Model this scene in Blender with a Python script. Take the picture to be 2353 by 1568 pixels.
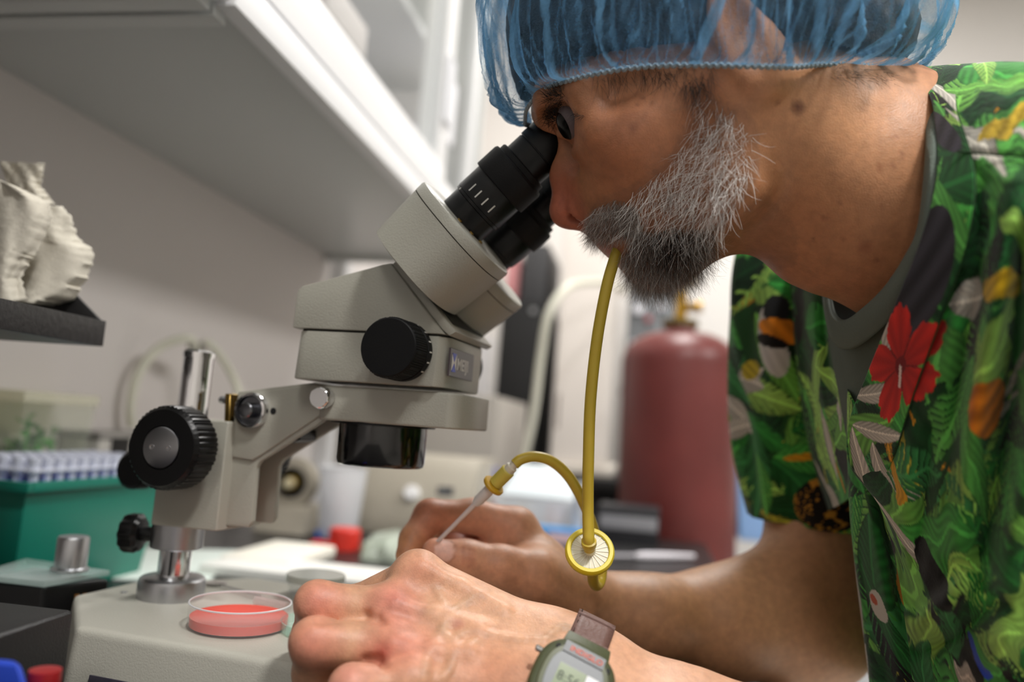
import bpy, bmesh, math, random
import numpy as np
from math import sin, cos, pi, radians, sqrt, atan2
from mathutils import Vector, Matrix

for _o in list(bpy.data.objects):
    bpy.data.objects.remove(_o)
scene = bpy.context.scene
COL = scene.collection
rng = np.random.default_rng(7)
random.seed(7)

# ------------------------------------------------------------------ camera
LENS = 28.0
F = 2353 * LENS / 36.0
CX, CY = 1176.5, 784.0
CAM = np.array([0.0, 0.0, 1.065])
YAW, PITCH, ROLL = radians(10), radians(6.3), radians(4.3)
_f = np.array([-sin(YAW) * cos(PITCH), cos(YAW) * cos(PITCH), sin(PITCH)])
_r0 = np.array([cos(YAW), sin(YAW), 0.0])
_u0 = np.cross(_r0, _f)
RT = _r0 * cos(ROLL) + _u0 * sin(ROLL)
UP = _u0 * cos(ROLL) - _r0 * sin(ROLL)
FW = _f
cd = bpy.data.cameras.new('camera')
cam = bpy.data.objects.new('camera', cd)
COL.objects.link(cam)
_m = Matrix(((RT[0], UP[0], -FW[0], CAM[0]), (RT[1], UP[1], -FW[1], CAM[1]), (RT[2], UP[2], -FW[2], CAM[2]), (0, 0, 0, 1)))
cam.matrix_world = _m
cd.lens = LENS
cd.sensor_width = 36
cd.clip_start = 0.02
cd.dof.use_dof = True
cd.dof.focus_distance = 0.435
cd.dof.aperture_fstop = 3.2
scene.camera = cam

# ------------------------------------------------------------------ world, lights, exposure
w = bpy.data.worlds.new('world')
scene.world = w
w.use_nodes = True
w.node_tree.nodes['Background'].inputs[0].default_value = (0.95, 0.97, 1.0, 1)
w.node_tree.nodes['Background'].inputs[1].default_value = 0.10
scene.view_settings.view_transform = 'Standard'
scene.view_settings.look = 'None'
scene.view_settings.gamma = 1.0
scene.view_settings.exposure = 0.0
scene.view_settings.use_curve_mapping = False
scene.cycles.use_denoising = True
scene.cycles.max_bounces = 10
scene.cycles.transparent_max_bounces = 24

CEIL = 2.70
LIGHT_SPOTS = [  # centre x, y, length along y, width, watts
    (1.95, 0.55, 1.2, 0.55, 46), (0.62, -0.30, 0.22, 0.22, 31), (0.12, 1.75, 0.9, 0.40, 23), (0.10, -1.30, 0.9, 0.30, 10),  # the last panel is an added front fill, not a known fixture
]
for (lx, ly, ll, lw, e) in LIGHT_SPOTS:
    L = bpy.data.lights.new('ceiling_lamp_light', 'AREA')
    L.shape = 'RECTANGLE'; L.size = lw; L.size_y = ll; L.energy = e
    L.color = (1.0, 0.975, 0.945)
    lo = bpy.data.objects.new('ceiling_lamp_light', L)
    lo.location = (lx, ly, CEIL - 0.062)
    COL.objects.link(lo)

# ------------------------------------------------------------------ helpers
def C(px, py, d):
    """point seen at a photograph pixel, d metres along the optical axis"""
    return CAM + RT * ((px - CX) / F * d) - UP * ((py - CY) / F * d) + FW * d
def pj(P):
    q = np.asarray(P, float) - CAM
    d = q @ FW
    return CX + F * (q @ RT) / d, CY - F * (q @ UP) / d, d
def onplane(px, py, p0, n):
    v = C(px, py, 1.0) - CAM
    t = ((np.asarray(p0) - CAM) @ n) / (v @ n)
    return CAM + v * t
def onz(px, py, z):
    return onplane(px, py, (0, 0, z), np.array([0, 0, 1.0]))
def onx(px, py, x):
    return onplane(px, py, (x, 0, 0), np.array([1.0, 0, 0]))
def ony(px, py, y):
    return onplane(px, py, (0, y, 0), np.array([0, 1.0, 0]))
def V(*a): return np.array(a, float)
def nrm(v):
    v = np.asarray(v, float); return v / (np.linalg.norm(v) + 1e-12)

def sharp(me, ang=35):
    me.polygons.foreach_set('use_smooth', np.ones(len(me.polygons), bool))
    try: me.set_sharp_from_angle(angle=radians(ang))
    except Exception: pass

def mk(name, me, mat=None, parent=None):
    o = bpy.data.objects.new(name, me)
    COL.objects.link(o)
    if mat is not None:
        me.materials.clear(); me.materials.append(mat)
    if parent is not None: o.parent = parent
    return o
def mesh(name, verts, faces, mat, parent=None, ang=35):
    me = bpy.data.meshes.new(name)
    me.from_pydata([tuple(map(float, v)) for v in verts], [], [tuple(map(int, f)) for f in faces])
    me.validate(); me.update()
    sharp(me, ang)
    return mk(name, me, mat, parent)
def bm_done(name, bm, mat, parent=None, ang=35, bevel=0.0, seg=2, bang=30):
    bmesh.ops.recalc_face_normals(bm, faces=bm.faces)
    if bevel > 0:
        es = [e for e in bm.edges if len(e.link_faces) == 2 and e.calc_face_angle(0) > radians(bang)]
        bmesh.ops.bevel(bm, geom=es, offset=bevel, segments=seg, profile=0.6, affect='EDGES', clamp_overlap=True)
    me = bpy.data.meshes.new(name)
    bm.to_mesh(me); bm.free()
    sharp(me, ang)
    return mk(name, me, mat, parent)
def prism_bm(bm, loop, ext):
    """closed polygon (3-D points) extruded by the vector ext"""
    a = [bm.verts.new(tuple(p)) for p in loop]
    b = [bm.verts.new(tuple(np.asarray(p) + ext)) for p in loop]
    n = len(a)
    bm.faces.new(a[::-1]); bm.faces.new(b)
    for i in range(n):
        j = (i + 1) % n
        bm.faces.new((a[i], a[j], b[j], b[i]))
def prism(name, loop, ext, mat, parent=None, bevel=0.0, seg=2, ang=35):
    bm = bmesh.new(); prism_bm(bm, loop, np.asarray(ext, float))
    return bm_done(name, bm, mat, parent, ang, bevel, seg)
def frust_bm(bm, loop0, loop1):
    a = [bm.verts.new(tuple(p)) for p in loop0]
    b = [bm.verts.new(tuple(p)) for p in loop1]
    n = len(a)
    bm.faces.new(a[::-1]); bm.faces.new(b)
    for i in range(n):
        j = (i + 1) % n
        bm.faces.new((a[i], a[j], b[j], b[i]))
def box_bm(bm, o, ax, ay, az):
    o, ax, ay, az = (np.asarray(k, float) for k in (o, ax, ay, az))
    prism_bm(bm, [o, o + ax, o + ax + ay, o + ay], az)
def box(name, lo, hi, mat, parent=None, bevel=0.002, seg=2):
    lo, hi = np.asarray(lo, float), np.asarray(hi, float)
    d = hi - lo
    bm = bmesh.new(); box_bm(bm, lo, (d[0], 0, 0), (0, d[1], 0), (0, 0, d[2]))
    return bm_done(name, bm, mat, parent, 35, bevel, seg)
def frame_of(ax):
    ax = nrm(ax)
    t = V(0, 0, 1) if abs(ax[2]) < 0.9 else V(1, 0, 0)
    u = nrm(np.cross(t, ax)); v = np.cross(ax, u)
    return u, v, ax
def lathe_bm(bm, prof, org, ax, seg=48, rfun=None, u=None):
    """prof: list of (radius, height); rfun(theta, i) scales the radius"""
    uu, vv, ww = frame_of(ax)
    if u is not None:
        uu = nrm(np.asarray(u) - ww * (np.asarray(u) @ ww)); vv = np.cross(ww, uu)
    org = np.asarray(org, float)
    rows = []
    for i, (r, h) in enumerate(prof):
        if r < 1e-7:
            rows.append([bm.verts.new(tuple(org + ww * h))]); continue
        row = []
        for k in range(seg):
            th = 2 * pi * k / seg
            rr = r * (rfun(th, i) if rfun else 1)
            row.append(bm.verts.new(tuple(org + ww * h + (uu * cos(th) + vv * sin(th)) * rr)))
        rows.append(row)
    for a, b in zip(rows[:-1], rows[1:]):
        if len(a) == 1 and len(b) == 1: continue
        for k in range(seg):
            j = (k + 1) % seg
            if len(a) == 1: bm.faces.new((a[0], b[k], b[j]))
            elif len(b) == 1: bm.faces.new((a[k], a[j], b[0]))
            else: bm.faces.new((a[k], a[j], b[j], b[k]))
def lathe(name, prof, org, ax, mat, parent=None, seg=48, ang=35, rfun=None, u=None):
    bm = bmesh.new(); lathe_bm(bm, prof, org, ax, seg, rfun, u)
    return bm_done(name, bm, mat, parent, ang)
def catmull(pts, n=8):
    P = np.asarray(pts, float)
    if len(P) < 3:
        t = np.linspace(0, 1, n + 1)[:, None]
        return P[0] * (1 - t) + P[-1] * t
    Q = np.vstack([2 * P[0] - P[1], P, 2 * P[-1] - P[-2]])
    out = []
    for i in range(1, len(Q) - 2):
        p0, p1, p2, p3 = Q[i - 1], Q[i], Q[i + 1], Q[i + 2]
        for t in np.arange(n) / n:
            out.append(0.5 * (2 * p1 + (p2 - p0) * t + (2 * p0 - 5 * p1 + 4 * p2 - p3) * t * t + (3 * p1 - p0 - 3 * p2 + p3) * t ** 3))
    out.append(P[-1])
    return np.array(out)
def tube_bm(bm, path, rad, seg=12, cap=True):
    P = np.asarray(path, float); n = len(P)
    R = np.full(n, rad) if np.isscalar(rad) else np.interp(np.linspace(0, 1, n), np.linspace(0, 1, len(rad)), rad)
    T = np.gradient(P, axis=0); T /= np.linalg.norm(T, axis=1)[:, None] + 1e-12
    u = frame_of(T[0])[0]
    rows = []
    for i in range(n):
        u = nrm(u - T[i] * (u @ T[i])); v = np.cross(T[i], u)
        rows.append([bm.verts.new(tuple(P[i] + (u * cos(2 * pi * k / seg) + v * sin(2 * pi * k / seg)) * R[i])) for k in range(seg)])
    for a, b in zip(rows[:-1], rows[1:]):
        for k in range(seg):
            j = (k + 1) % seg
            bm.faces.new((a[k], a[j], b[j], b[k]))
    if cap:
        bm.faces.new(rows[0][::-1]); bm.faces.new(rows[-1])
def tube(name, path, rad, mat, parent=None, seg=12, n=8, smooth=True):
    bm = bmesh.new(); tube_bm(bm, catmull(path, n) if smooth else path, rad, seg)
    return bm_done(name, bm, mat, parent, 50)
def text_mesh(name, s, size, depth, org, xdir, ydir, mat, parent=None, bold=0.0, sx=1.0, align='LEFT'):
    cu = bpy.data.curves.new(name, 'FONT')
    cu.body = s; cu.size = size; cu.extrude = depth; cu.offset = bold; cu.align_x = align
    cu.resolution_u = 3
    t = bpy.data.objects.new(name + '_tmp', cu); COL.objects.link(t)
    dg = bpy.context.evaluated_depsgraph_get(); dg.update()
    me = bpy.data.meshes.new_from_object(t.evaluated_get(dg))
    bpy.data.objects.remove(t)
    x = nrm(xdir); y = nrm(np.asarray(ydir) - x * (np.asarray(ydir) @ x)); z = np.cross(x, y)
    n = len(me.vertices); co = np.empty(n * 3); me.vertices.foreach_get('co', co); co = co.reshape(-1, 3)
    P = np.asarray(org) + np.outer(co[:, 0] * sx, x) + np.outer(co[:, 1], y) + np.outer(co[:, 2], z)
    me.vertices.foreach_set('co', P.ravel()); me.update()
    return mk(name, me, mat, parent)
def empty(name, loc=(0, 0, 0)):
    o = bpy.data.objects.new(name, None); o.empty_display_size = 0.02
    o.location = tuple(map(float, loc)); COL.objects.link(o)
    bpy.context.view_layer.update()
    return o
def adopt(root):
    """children were built in world coordinates: keep them where they are"""
    bpy.context.view_layer.update()
    for ch in root.children:
        ch.matrix_parent_inverse = root.matrix_world.inverted()
def thing(name, label, cat, loc=(0, 0, 0), group=None):
    o = empty(name, loc); tag(o, label, cat, group); return o
def tag(o, label, cat, group=None):
    o['label'] = label; o['category'] = cat
    if group: o['group'] = group
    return o
def struct(o, label=None):
    o['kind'] = 'structure'
    if label: o['label'] = label
    return o

# ------------------------------------------------------------------ materials
def srgb(r, g=None, b=None):
    if isinstance(r, str):
        h = r.lstrip('#'); r, g, b = (int(h[i:i + 2], 16) for i in (0, 2, 4))
    f = lambda c: (c / 255 / 12.92) if c / 255 <= 0.04045 else ((c / 255 + 0.055) / 1.055) ** 2.4
    return (f(r), f(g), f(b), 1.0)
MATS = {}
def mat(name, col, rough=0.5, metal=0.0, bump=0.0, bscale=400.0, var=0.0, vscale=20.0, spec=0.5, trans=0.0, ior=1.45,
        alpha=1.0, coat=0.0, sss=0.0, sssr=(1, .35, .2), sssc=0.006, col2=None, aniso=0.0):
    if name in MATS: return MATS[name]
    m = bpy.data.materials.new(name); m.use_nodes = True
    nt = m.node_tree; N = nt.nodes; Lk = nt.links
    b = N['Principled BSDF']
    c = srgb(col) if isinstance(col, str) else tuple(col)
    b.inputs['Base Color'].default_value = c
    b.inputs['Roughness'].default_value = rough
    b.inputs['Metallic'].default_value = metal
    b.inputs['Specular IOR Level'].default_value = spec
    b.inputs['Transmission Weight'].default_value = trans
    b.inputs['IOR'].default_value = ior
    b.inputs['Alpha'].default_value = alpha
    b.inputs['Coat Weight'].default_value = coat
    b.inputs['Anisotropic'].default_value = aniso
    if sss > 0:
        b.inputs['Subsurface Weight'].default_value = sss
        b.inputs['Subsurface Radius'].default_value = sssr
        b.inputs['Subsurface Scale'].default_value = sssc
    tc = N.new('ShaderNodeTexCoord')
    if var > 0 or col2 is not None:
        nz = N.new('ShaderNodeTexNoise'); nz.inputs['Scale'].default_value = vscale; nz.inputs['Detail'].default_value = 5
        Lk.new(tc.outputs['Object'], nz.inputs['Vector'])
        rp = N.new('ShaderNodeValToRGB')
        rp.color_ramp.elements[0].position = 0.3; rp.color_ramp.elements[1].position = 0.7
        c2 = srgb(col2) if isinstance(col2, str) else tuple(list(np.array(c[:3]) * (1 - var)) + [1])
        rp.color_ramp.elements[0].color = c2; rp.color_ramp.elements[1].color = c
        Lk.new(nz.outputs['Fac'], rp.inputs['Fac']); Lk.new(rp.outputs['Color'], b.inputs['Base Color'])
    if bump > 0:
        nz2 = N.new('ShaderNodeTexNoise'); nz2.inputs['Scale'].default_value = bscale; nz2.inputs['Detail'].default_value = 3
        Lk.new(tc.outputs['Object'], nz2.inputs['Vector'])
        bp = N.new('ShaderNodeBump'); bp.inputs['Strength'].default_value = bump; bp.inputs['Distance'].default_value = 0.001
        Lk.new(nz2.outputs['Fac'], bp.inputs['Height']); Lk.new(bp.outputs['Normal'], b.inputs['Normal'])
    MATS[name] = m
    return m
def glassy(name, col=(1, 1, 1, 1), fac=0.85, rough=0.05):
    """thin clear plastic: mostly see-through with a gloss"""
    if name in MATS: return MATS[name]
    m = bpy.data.materials.new(name); m.use_nodes = True
    nt = m.node_tree; N = nt.nodes; Lk = nt.links
    N.remove(N['Principled BSDF'])
    out = N['Material Output']
    t = N.new('ShaderNodeBsdfTransparent'); t.inputs[0].default_value = col
    g = N.new('ShaderNodeBsdfPrincipled'); g.inputs['Roughness'].default_value = rough
    g.inputs['Base Color'].default_value = col
    mx = N.new('ShaderNodeMixShader'); mx.inputs[0].default_value = 1 - fac
    Lk.new(t.outputs[0], mx.inputs[1]); Lk.new(g.outputs[0], mx.inputs[2]); Lk.new(mx.outputs[0], out.inputs[0])
    MATS[name] = m
    return m
M_WALL = mat('wall_paint', '#d6d0cd', 0.75, bump=0.08, bscale=250, var=0.04, vscale=2)
M_WALLF = mat('far_wall_paint', '#e4e0db', 0.75, bump=0.05, bscale=200, var=0.03, vscale=1.5)
M_CEIL = mat('ceiling_tile', '#e8e8e6', 0.85, bump=0.2, bscale=120)
M_FLOOR = mat('floor_vinyl', '#b9b7b2', 0.4, var=0.15, vscale=30)
M_LAM = mat('cabinet_laminate', '#c9cbc9', 0.38, bump=0.03, bscale=300, var=0.03, vscale=5)
M_WHITE = mat('white_enamel', '#e9e9ea', 0.4)
M_BENCH = mat('bench_resin', '#1d1d1e', 0.35, bump=0.04, bscale=500)
M_BLACK = mat('black_plastic', '#0b0b0c', 0.42, bump=0.05, bscale=800)
M_BLACKM = mat('black_matte', '#0c0c0d', 0.65)
M_SATBLK = mat('black_anodised', '#060607', 0.34, spec=0.35)
M_CHROME = mat('chrome', '#e6e6e8', 0.07, 1.0)
M_SILVER = mat('satin_aluminium', '#b9babd', 0.34, 1.0)
M_SPUN = mat('spun_aluminium', '#8d8d90', 0.36, 1.0, aniso=0.8)
M_SCOPE = mat('microscope_enamel', '#a8a69b', 0.36, bump=0.22, bscale=900, spec=0.5)
M_SCOPED = mat('seam_gap_dark', '#26261f', 0.7)  # dark joints and gasket between the shells
M_PAPER = mat('white_paper', '#ecebe6', 0.9)
M_CLEAR = glassy('clear_plastic', (0.97, 0.975, 0.975, 1), 0.91, 0.05)
M_FROST = glassy('frosted_plastic', (0.92, 0.93, 0.95, 1), 0.45, 0.3)
M_GLASS = glassy('cabinet_glass', (0.97, 0.98, 0.98, 1), 0.90, 0.02)

# ------------------------------------------------------------------ room shell
XW, XR, YF, YB = -0.655, 4.2, 2.75, -3.0
BZ = 0.885   # bench top height
struct(box('wall_left', (XW - 0.1, YB, 0), (XW, YF, CEIL), M_WALL, bevel=0))
struct(box('wall_far', (XW - 0.1, YF, 0), (XR + 0.1, YF + 0.1, CEIL), M_WALLF, bevel=0))
struct(box('wall_right', (XR, YB, 0), (XR + 0.1, YF, CEIL), M_WALLF, bevel=0))
struct(box('wall_rear', (XW - 0.1, YB - 0.1, 0), (XR + 0.1, YB, CEIL), M_WALLF, bevel=0))
struct(box('floor', (XW - 0.1, YB - 0.1, -0.1), (XR + 0.1, YF + 0.1, 0), M_FLOOR, bevel=0))
struct(box('ceiling', (XW - 0.1, YB - 0.1, CEIL), (XR + 0.1, YF + 0.1, CEIL + 0.1), M_CEIL, bevel=0))
M_LAMPLENS = bpy.data.materials.new('lamp_lens'); M_LAMPLENS.use_nodes = True
_b = M_LAMPLENS.node_tree.nodes['Principled BSDF']
_b.inputs['Emission Color'].default_value = (1, 0.98, 0.94, 1); _b.inputs['Emission Strength'].default_value = 5.0
for i, (lx, ly, ll, lw, e) in enumerate(LIGHT_SPOTS):
    t = thing('ceiling_lamp', ['ceiling light panel above the middle of the aisle', 'small square ceiling downlight above the microscope user', 'ceiling light panel near the far wall', 'narrow added fill light panel behind the photographer'][i], 'ceiling light', (lx, ly, CEIL))
    box('lens', (lx - lw / 2, ly - ll / 2, CEIL - 0.055), (lx + lw / 2, ly + ll / 2, CEIL - 0.05), M_LAMPLENS, t, bevel=0)
    bm = bmesh.new()
    for (x0, x1, y0, y1) in ((-lw / 2 - .03, lw / 2 + .03, -ll / 2 - .03, -ll / 2), (-lw / 2 - .03, lw / 2 + .03, ll / 2, ll / 2 + .03), (-lw / 2 - .03, -lw / 2, -ll / 2, ll / 2), (lw / 2, lw / 2 + .03, -ll / 2, ll / 2)):
        box_bm(bm, (lx + x0, ly + y0, CEIL - .06), (x1 - x0, 0, 0), (0, y1 - y0, 0), (0, 0, .06))
    bm_done('frame', bm, M_WHITE, t)
    adopt(t)
# ------------------------------------------------------------------ stereo microscope
SO = V(-0.31366, 0.51512, 0.93407)            # column axis on the base top
A_ = V(cos(radians(6)), -sin(radians(6)), 0)  # towards the user
B_ = V(sin(radians(6)), cos(radians(6)), 0)   # away from the camera
Z_ = V(0, 0, 1)
def S(s, t, z): return SO + A_ * s + B_ * t + Z_ * z
def sp(px, py, t):
    P = onplane(px, py, SO + B_ * t, B_) - SO
    return P @ A_, P[2]
def spl(pts, t): return [S(sp(x, y, t)[0], t, sp(x, y, t)[1]) for x, y in pts]
def sprism(name, pts, t0, t1, m, par, bevel=0.0008, seg=2, tt=None):
    """outline on the near face t0 (or measured at tt) carried back to t1"""
    q = [sp(x, y, t0 if tt is None else tt) for x, y in pts]
    return prism(name, [S(s, t0, z) for s, z in q], B_ * (t1 - t0), m, par, bevel, seg)

ms = thing('stereo_microscope', 'beige stereo microscope with black eyepieces on a chrome column stand', 'microscope', S(0.08, 0, 0) - V(0, 0, 0.049))
# base
bo = [(.007, -.089), (.205, -.089), (.24, -.055), (.24, .055), (.205, .089), (.007, .089), (-.052, .03), (-.052, -.03)]
bm = bmesh.new()
frust_bm(bm, [S(s * 1.02 - .002, t * 1.04, -0.046) for s, t in bo], [S(s, t, 0) for s, t in bo])
base = bm_done('base', bm, mat('microscope_base_enamel', '#bdbbb0', 0.4, bump=0.2, bscale=900), ms, 40, 0.005, 4)
pl = mat('base_badge', '#4a4650', 0.35, col2='#2c2a3a', vscale=90)
q0 = sp(205, 1552, -.0925)
prism('name_plate', [S(q0[0], -.0915, q0[1]), S(q0[0] + .07, -.0915, q0[1]), S(q0[0] + .07, -.0925, q0[1] - .018), S(q0[0], -.0925, q0[1] - .018)], -B_ * .001, pl, base, 0.0002)
for (s_, t_) in ((-.03, -.03), (.2, -.06), (.2, .06), (-.03, .03)):
    lathe('foot', [(.0, 0), (.012, 0), (.011, .0045), (0, .0045)], S(s_, t_, -.0495), Z_, M_BLACKM, base, 20)
lathe('stage_plate', [(0, .0006), (.046, .0006), (.0475, .0002), (.0475, -.002)], S(.165, 0, 0), Z_, mat('frosted_stage_glass', '#c7ccc6', 0.3), base, 64)
lathe('base_screw', [(0, .0006), (.002, .0006), (.0024, 0)], onz(285, 1362, SO[2]), Z_, M_SILVER, base, 16)
# column
_, zt = sp(450, 822, 0)
lathe('column', [(.0104, -.002), (.0104, zt)], S(0, 0, 0), Z_, M_CHROME, ms, 64)
lathe('column_cap', [(0, 0), (.0112, 0), (.0112, .0035), (.0095, .005), (0, .005)], S(0, 0, zt), Z_, M_CHROME, ms, 48, rfun=lambda th, i: 1 + .012 * (1 if int(th / 2 / pi * 48) % 2 else -1))
lathe('column_flange', [(.0218, 0), (.0218, .0105), (.0212, .0125), (.0195, .0138), (.0105, .0145)], S(0, 0, 0), Z_, M_SILVER, ms, 64)
z0 = sp(404, 1259, 0)[1]; z1 = sp(404, 1212, 0)[1]
lathe('column_collar', [(.0104, z0), (.0165, z0), (.0172, z0 + .0008), (.0172, z1 + .004)], S(0, 0, 0), Z_, M_SILVER, ms, 64)
# focus block
blk = sprism('focus_block', [(345, 1206), (497, 1222), (525, 969), (378, 958)], -.0255, .0255, M_SCOPE, ms, 0.0016, 3)
sprism('slide_plate', [(497, 1222), (513, 1215), (541, 955), (525, 965)], -.0165, .0215, M_SATBLK, ms, 0.0004, 1)
# focus knobs
def scal(n, a):
    return lambda th, i: 1 + (a * (1 if (th * n / 2 / pi) % 1 < .62 else -1) if 2 <= i <= 5 else 0)
kc = sp(368, 1029, -.058)
for sg in (-1, 1):
    kr = .0262
    org = S(kc[0], sg * .0255, kc[1])
    ax = B_ * sg
    lathe('focus_knob', [(.011, .0), (.011, .010), (kr * .97, .0105), (kr, .0125), (kr, .0265), (kr * .985, .029), (kr * .93, .0305), (kr * .9, .0318), (kr * .52, .0318), (kr * .5, .0305), (0, .0305)], org, ax, M_SATBLK, ms, 144, 25, rfun=scal(48, .014))
    cap_ = lathe('knob_disc', [(kr * .49, .0300), (kr * .49, .0322), (kr * .46, .0326), (0, .0326)], org, ax, M_SPUN, ms, 64)
    for dx in (-.0062, .0062):
        lathe('spanner_hole', [(.0016, .0325), (.0016, .0329), (.0011, .0329), (.0007, .0322), (0, .0322)], org + A_ * dx, ax, M_CHROME, cap_, 16)
# tension knob on a stub at the back of the block
tk = sp(318, 1080, .012); bl_ = sp(372, 1075, .012)
lathe('tension_wheel', [(0, -.008), (.0115, -.008), (.0135, -.006), (.0138, .006), (.012, .008), (0, .008)], S(tk[0], .012, tk[1]), B_, M_SATBLK, ms, 96, 25, rfun=lambda th, i: 1 + (.02 * (1 if (th * 32 / 2 / pi) % 1 < .6 else -1) if 2 <= i <= 3 else 0))
tube('tension_stub', [S(tk[0], .012, tk[1]), S(bl_[0] + .004, .012, bl_[1])], .005, M_SATBLK, ms, 16, smooth=False)
# clamp knob behind the collar
cc = S(0, 0, sp(404, 1232, 0)[1]); kd = nrm(-A_ * .96 - B_ * .28)
bm = bmesh.new()
lathe_bm(bm, [(0, .012), (.005, .012), (.005, .024), (.0105, .0245), (.0128, .027), (.0128, .034), (.0115, .0365), (.006, .0375), (0, .0375)], cc, kd, 60, rfun=lambda th, i: 1 + (.05 * cos(10 * th) if 3 <= i <= 6 else 0))
bm_done('clamp_knob', bm, M_BLACK, ms, 30)
# bracket: a channel of two cheeks and a web
chk = [(548, 900), (536, 960), (503, 1206), (569, 1213), (578, 1200), (588, 1075), (597, 1060), (748, 964), (752, 884), (722, 879)]
chs = [sp(x, y, -.016) for x, y in chk]
for (t0, t1) in ((-.016, -.011), (.011, .016)):
    prism('bracket_cheek', [S(s, t0, z) for s, z in chs], B_ * (t1 - t0), M_SCOPE, ms, 0.0012, 2)
web = [(548, 902), (536, 960), (506, 1200), (530, 1203), (552, 1010), (560, 930), (575, 915), (752, 892), (752, 884), (722, 881)]
wbs = [sp(x, y, -.016) for x, y in web]
prism('bracket_web', [S(s, -.0112, z) for s, z in wbs], B_ * .0224, M_SCOPE, ms, 0)
rp = [(540, 925), (533, 1050), (578, 1058), (600, 1045), (735, 955), (740, 890), (720, 884), (560, 905)]
sprism('bracket_pad', rp, -.0178, -.0155, M_SCOPE, ms, 0.0009, 2)
sprism('bracket_stop', [(665, 1003), (690, 988), (690, 1012), (668, 1018)], -.0105, .0105, M_BLACK, ms, 0.0004, 1, tt=-.0105)
# bracket fittings
def disc(name, px, py, t, prof, m, par, seg=48, rfun=None, ang=35):
    s, z = sp(px, py, t)
    return lathe(name, prof, S(s, t, z), -B_, m, par, seg, ang, rfun)
pk = disc('tension_knob', 583, 944, -.0175, [(.0118, -.001), (.0118, .004), (.0112, .0052), (.0098, .0056), (.0092, .0048), (.0088, .002), (.0055, .002)], M_CHROME, ms)
disc('bolt_head', 581, 944, -.0180, [(.0092, .0022), (.0050, .0022), (.0050, .0082), (.0044, .009), (.0036, .0092), (0, .0088)], mat('dark_steel', '#77787c', 0.25, 1.0), pk, 32)
disc('bracket_hole', 628, 945, -.0179, [(.0022, .0002), (0, .0003)], M_BLACKM, ms, 20)
disc('clamp_screw', 748, 916, -.0335, [(.0066, 0), (.0068, .0005), (.0068, .0075), (.0062, .0085), (.0058, .0088), (0, .0088)], M_CHROME, ms, 72, rfun=lambda th, i: 1 + (.025 * (1 if int(th / 2 / pi * 72) % 2 else -1) if 1 <= i <= 2 else 0))
sprism('gib_plate', [(517, 905), (529, 905), (527, 970), (515, 970)], -.020, -.004, mat('brass_dull', '#8d7440', 0.35, 1.0), ms, 0.0003, 1)
lathe('gib_screw', [(0, .003), (.0025, .003), (.0025, 0)], S(*((lambda q: (q[0], -.012, q[1]))(sp(516, 920, -.012)))), -A_, M_SILVER, ms, 20)
# pod holder
hp_ = [(722, 880), (745, 884), (1032, 904), (1026, 988), (745, 963), (735, 955)]
hs = [sp(x, y, -.034) for x, y in hp_]
sl, sr = hs[0][0], hs[2][0]
ztop = [hs[0][1], hs[2][1]]; zbot = [hs[4][1], hs[3][1]]
zt_, zb_ = np.mean([hs[1][1], hs[2][1]]), np.mean(zbot)
plan = [(sl, -.024), (sl + .008, -.034), (sr, -.034), (sr + .003, -.032), (sr + .007, -.024), (sr + .008, 0), (sr + .007, .024), (sr + .003, .032), (sr, .034), (sl + .008, .034), (sl, .024)]
bm = bmesh.new()
prism_bm(bm, [S(s, t, zb_) for s, t in plan], Z_ * (zt_ - zb_))
bm_done('pod_holder', bm, M_SCOPE, ms, 40, 0.0014, 3)
oc = sp(878, 1020, 0)[0]
zo = sp(878, 1078, -.028)[1]
lathe('objective_ring', [(.026, zb_ + .001), (.0335, zb_ + .0005), (.0335, zb_ - .0012), (.029, zb_ - .0014)], S(oc, 0, 0), Z_, M_SATBLK, ms, 72)
lathe('objective', [(.0283, zb_), (.0285, zb_ - .006), (.0285, zo + .0035), (.0277, zo + .0008), (.0262, zo), (.024, zo + .001)], S(oc, 0, 0), Z_, mat('objective_black', '#08080a', 0.14, spec=0.6, coat=0.4), ms, 96)
lathe('objective_lens', [(.0245, zo + .001), (.022, zo + .004), (.012, zo + .0025), (0, zo + .002)], S(oc, 0, 0), Z_, mat('lens_glass', '#3a2a22', 0.04, spec=0.8, coat=1.0), ms, 64)
# zoom body, lower and upper shell
TB = .039
low = [(670, 752), (662, 862), (1004, 897), (1014, 778)]
ls = [sp(x, y, -TB) for x, y in low]
s0, s1 = ls[1][0], ls[2][0]
zL = np.mean([ls[1][1], ls[2][1]]); zT = np.mean([ls[0][1], ls[3][1]])
def plan_body(sa, sb, tw, ch=.006):
    return [(sa, -tw + .009), (sa + .003, -tw + .0025), (sa + .009, -tw), (sb - .003, -tw), (sb + .0005, -tw + .004), (sb + .003, -tw + .010), (sb + .003, tw - .010), (sb + .0005, tw - .004), (sb - .003, tw), (sa + .009, tw), (sa + .003, tw - .0025), (sa, tw - .009)]
bm = bmesh.new()
frust_bm(bm, [S(s, t, zL) for s, t in plan_body(s0, s1, TB)], [S(s, t, zT) for s, t in plan_body(s0 + .0012, s1 + .001, TB - .0008)])
bm_done('lower_shell', bm, M_SCOPE, ms, 30, 0.0012, 2)
bm = bmesh.new()
prism_bm(bm, [S(s, t, zT - .001) for s, t in plan_body(s0 + .002, s1, TB - .0016)], Z_ * .0035)
bm_done('shell_seam', bm, M_SCOPED, ms, 30)
up = [(671, 744), (681, 668), (692, 656), (880, 606), (900, 603), (1022, 768)]
us = [sp(x, y, -TB) for x, y in up]
zU = zT + .0012
loop = [(us[0][0], zU), us[1], us[2], us[3], us[4], (us[5][0], zU)]
bm = bmesh.new()
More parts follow.
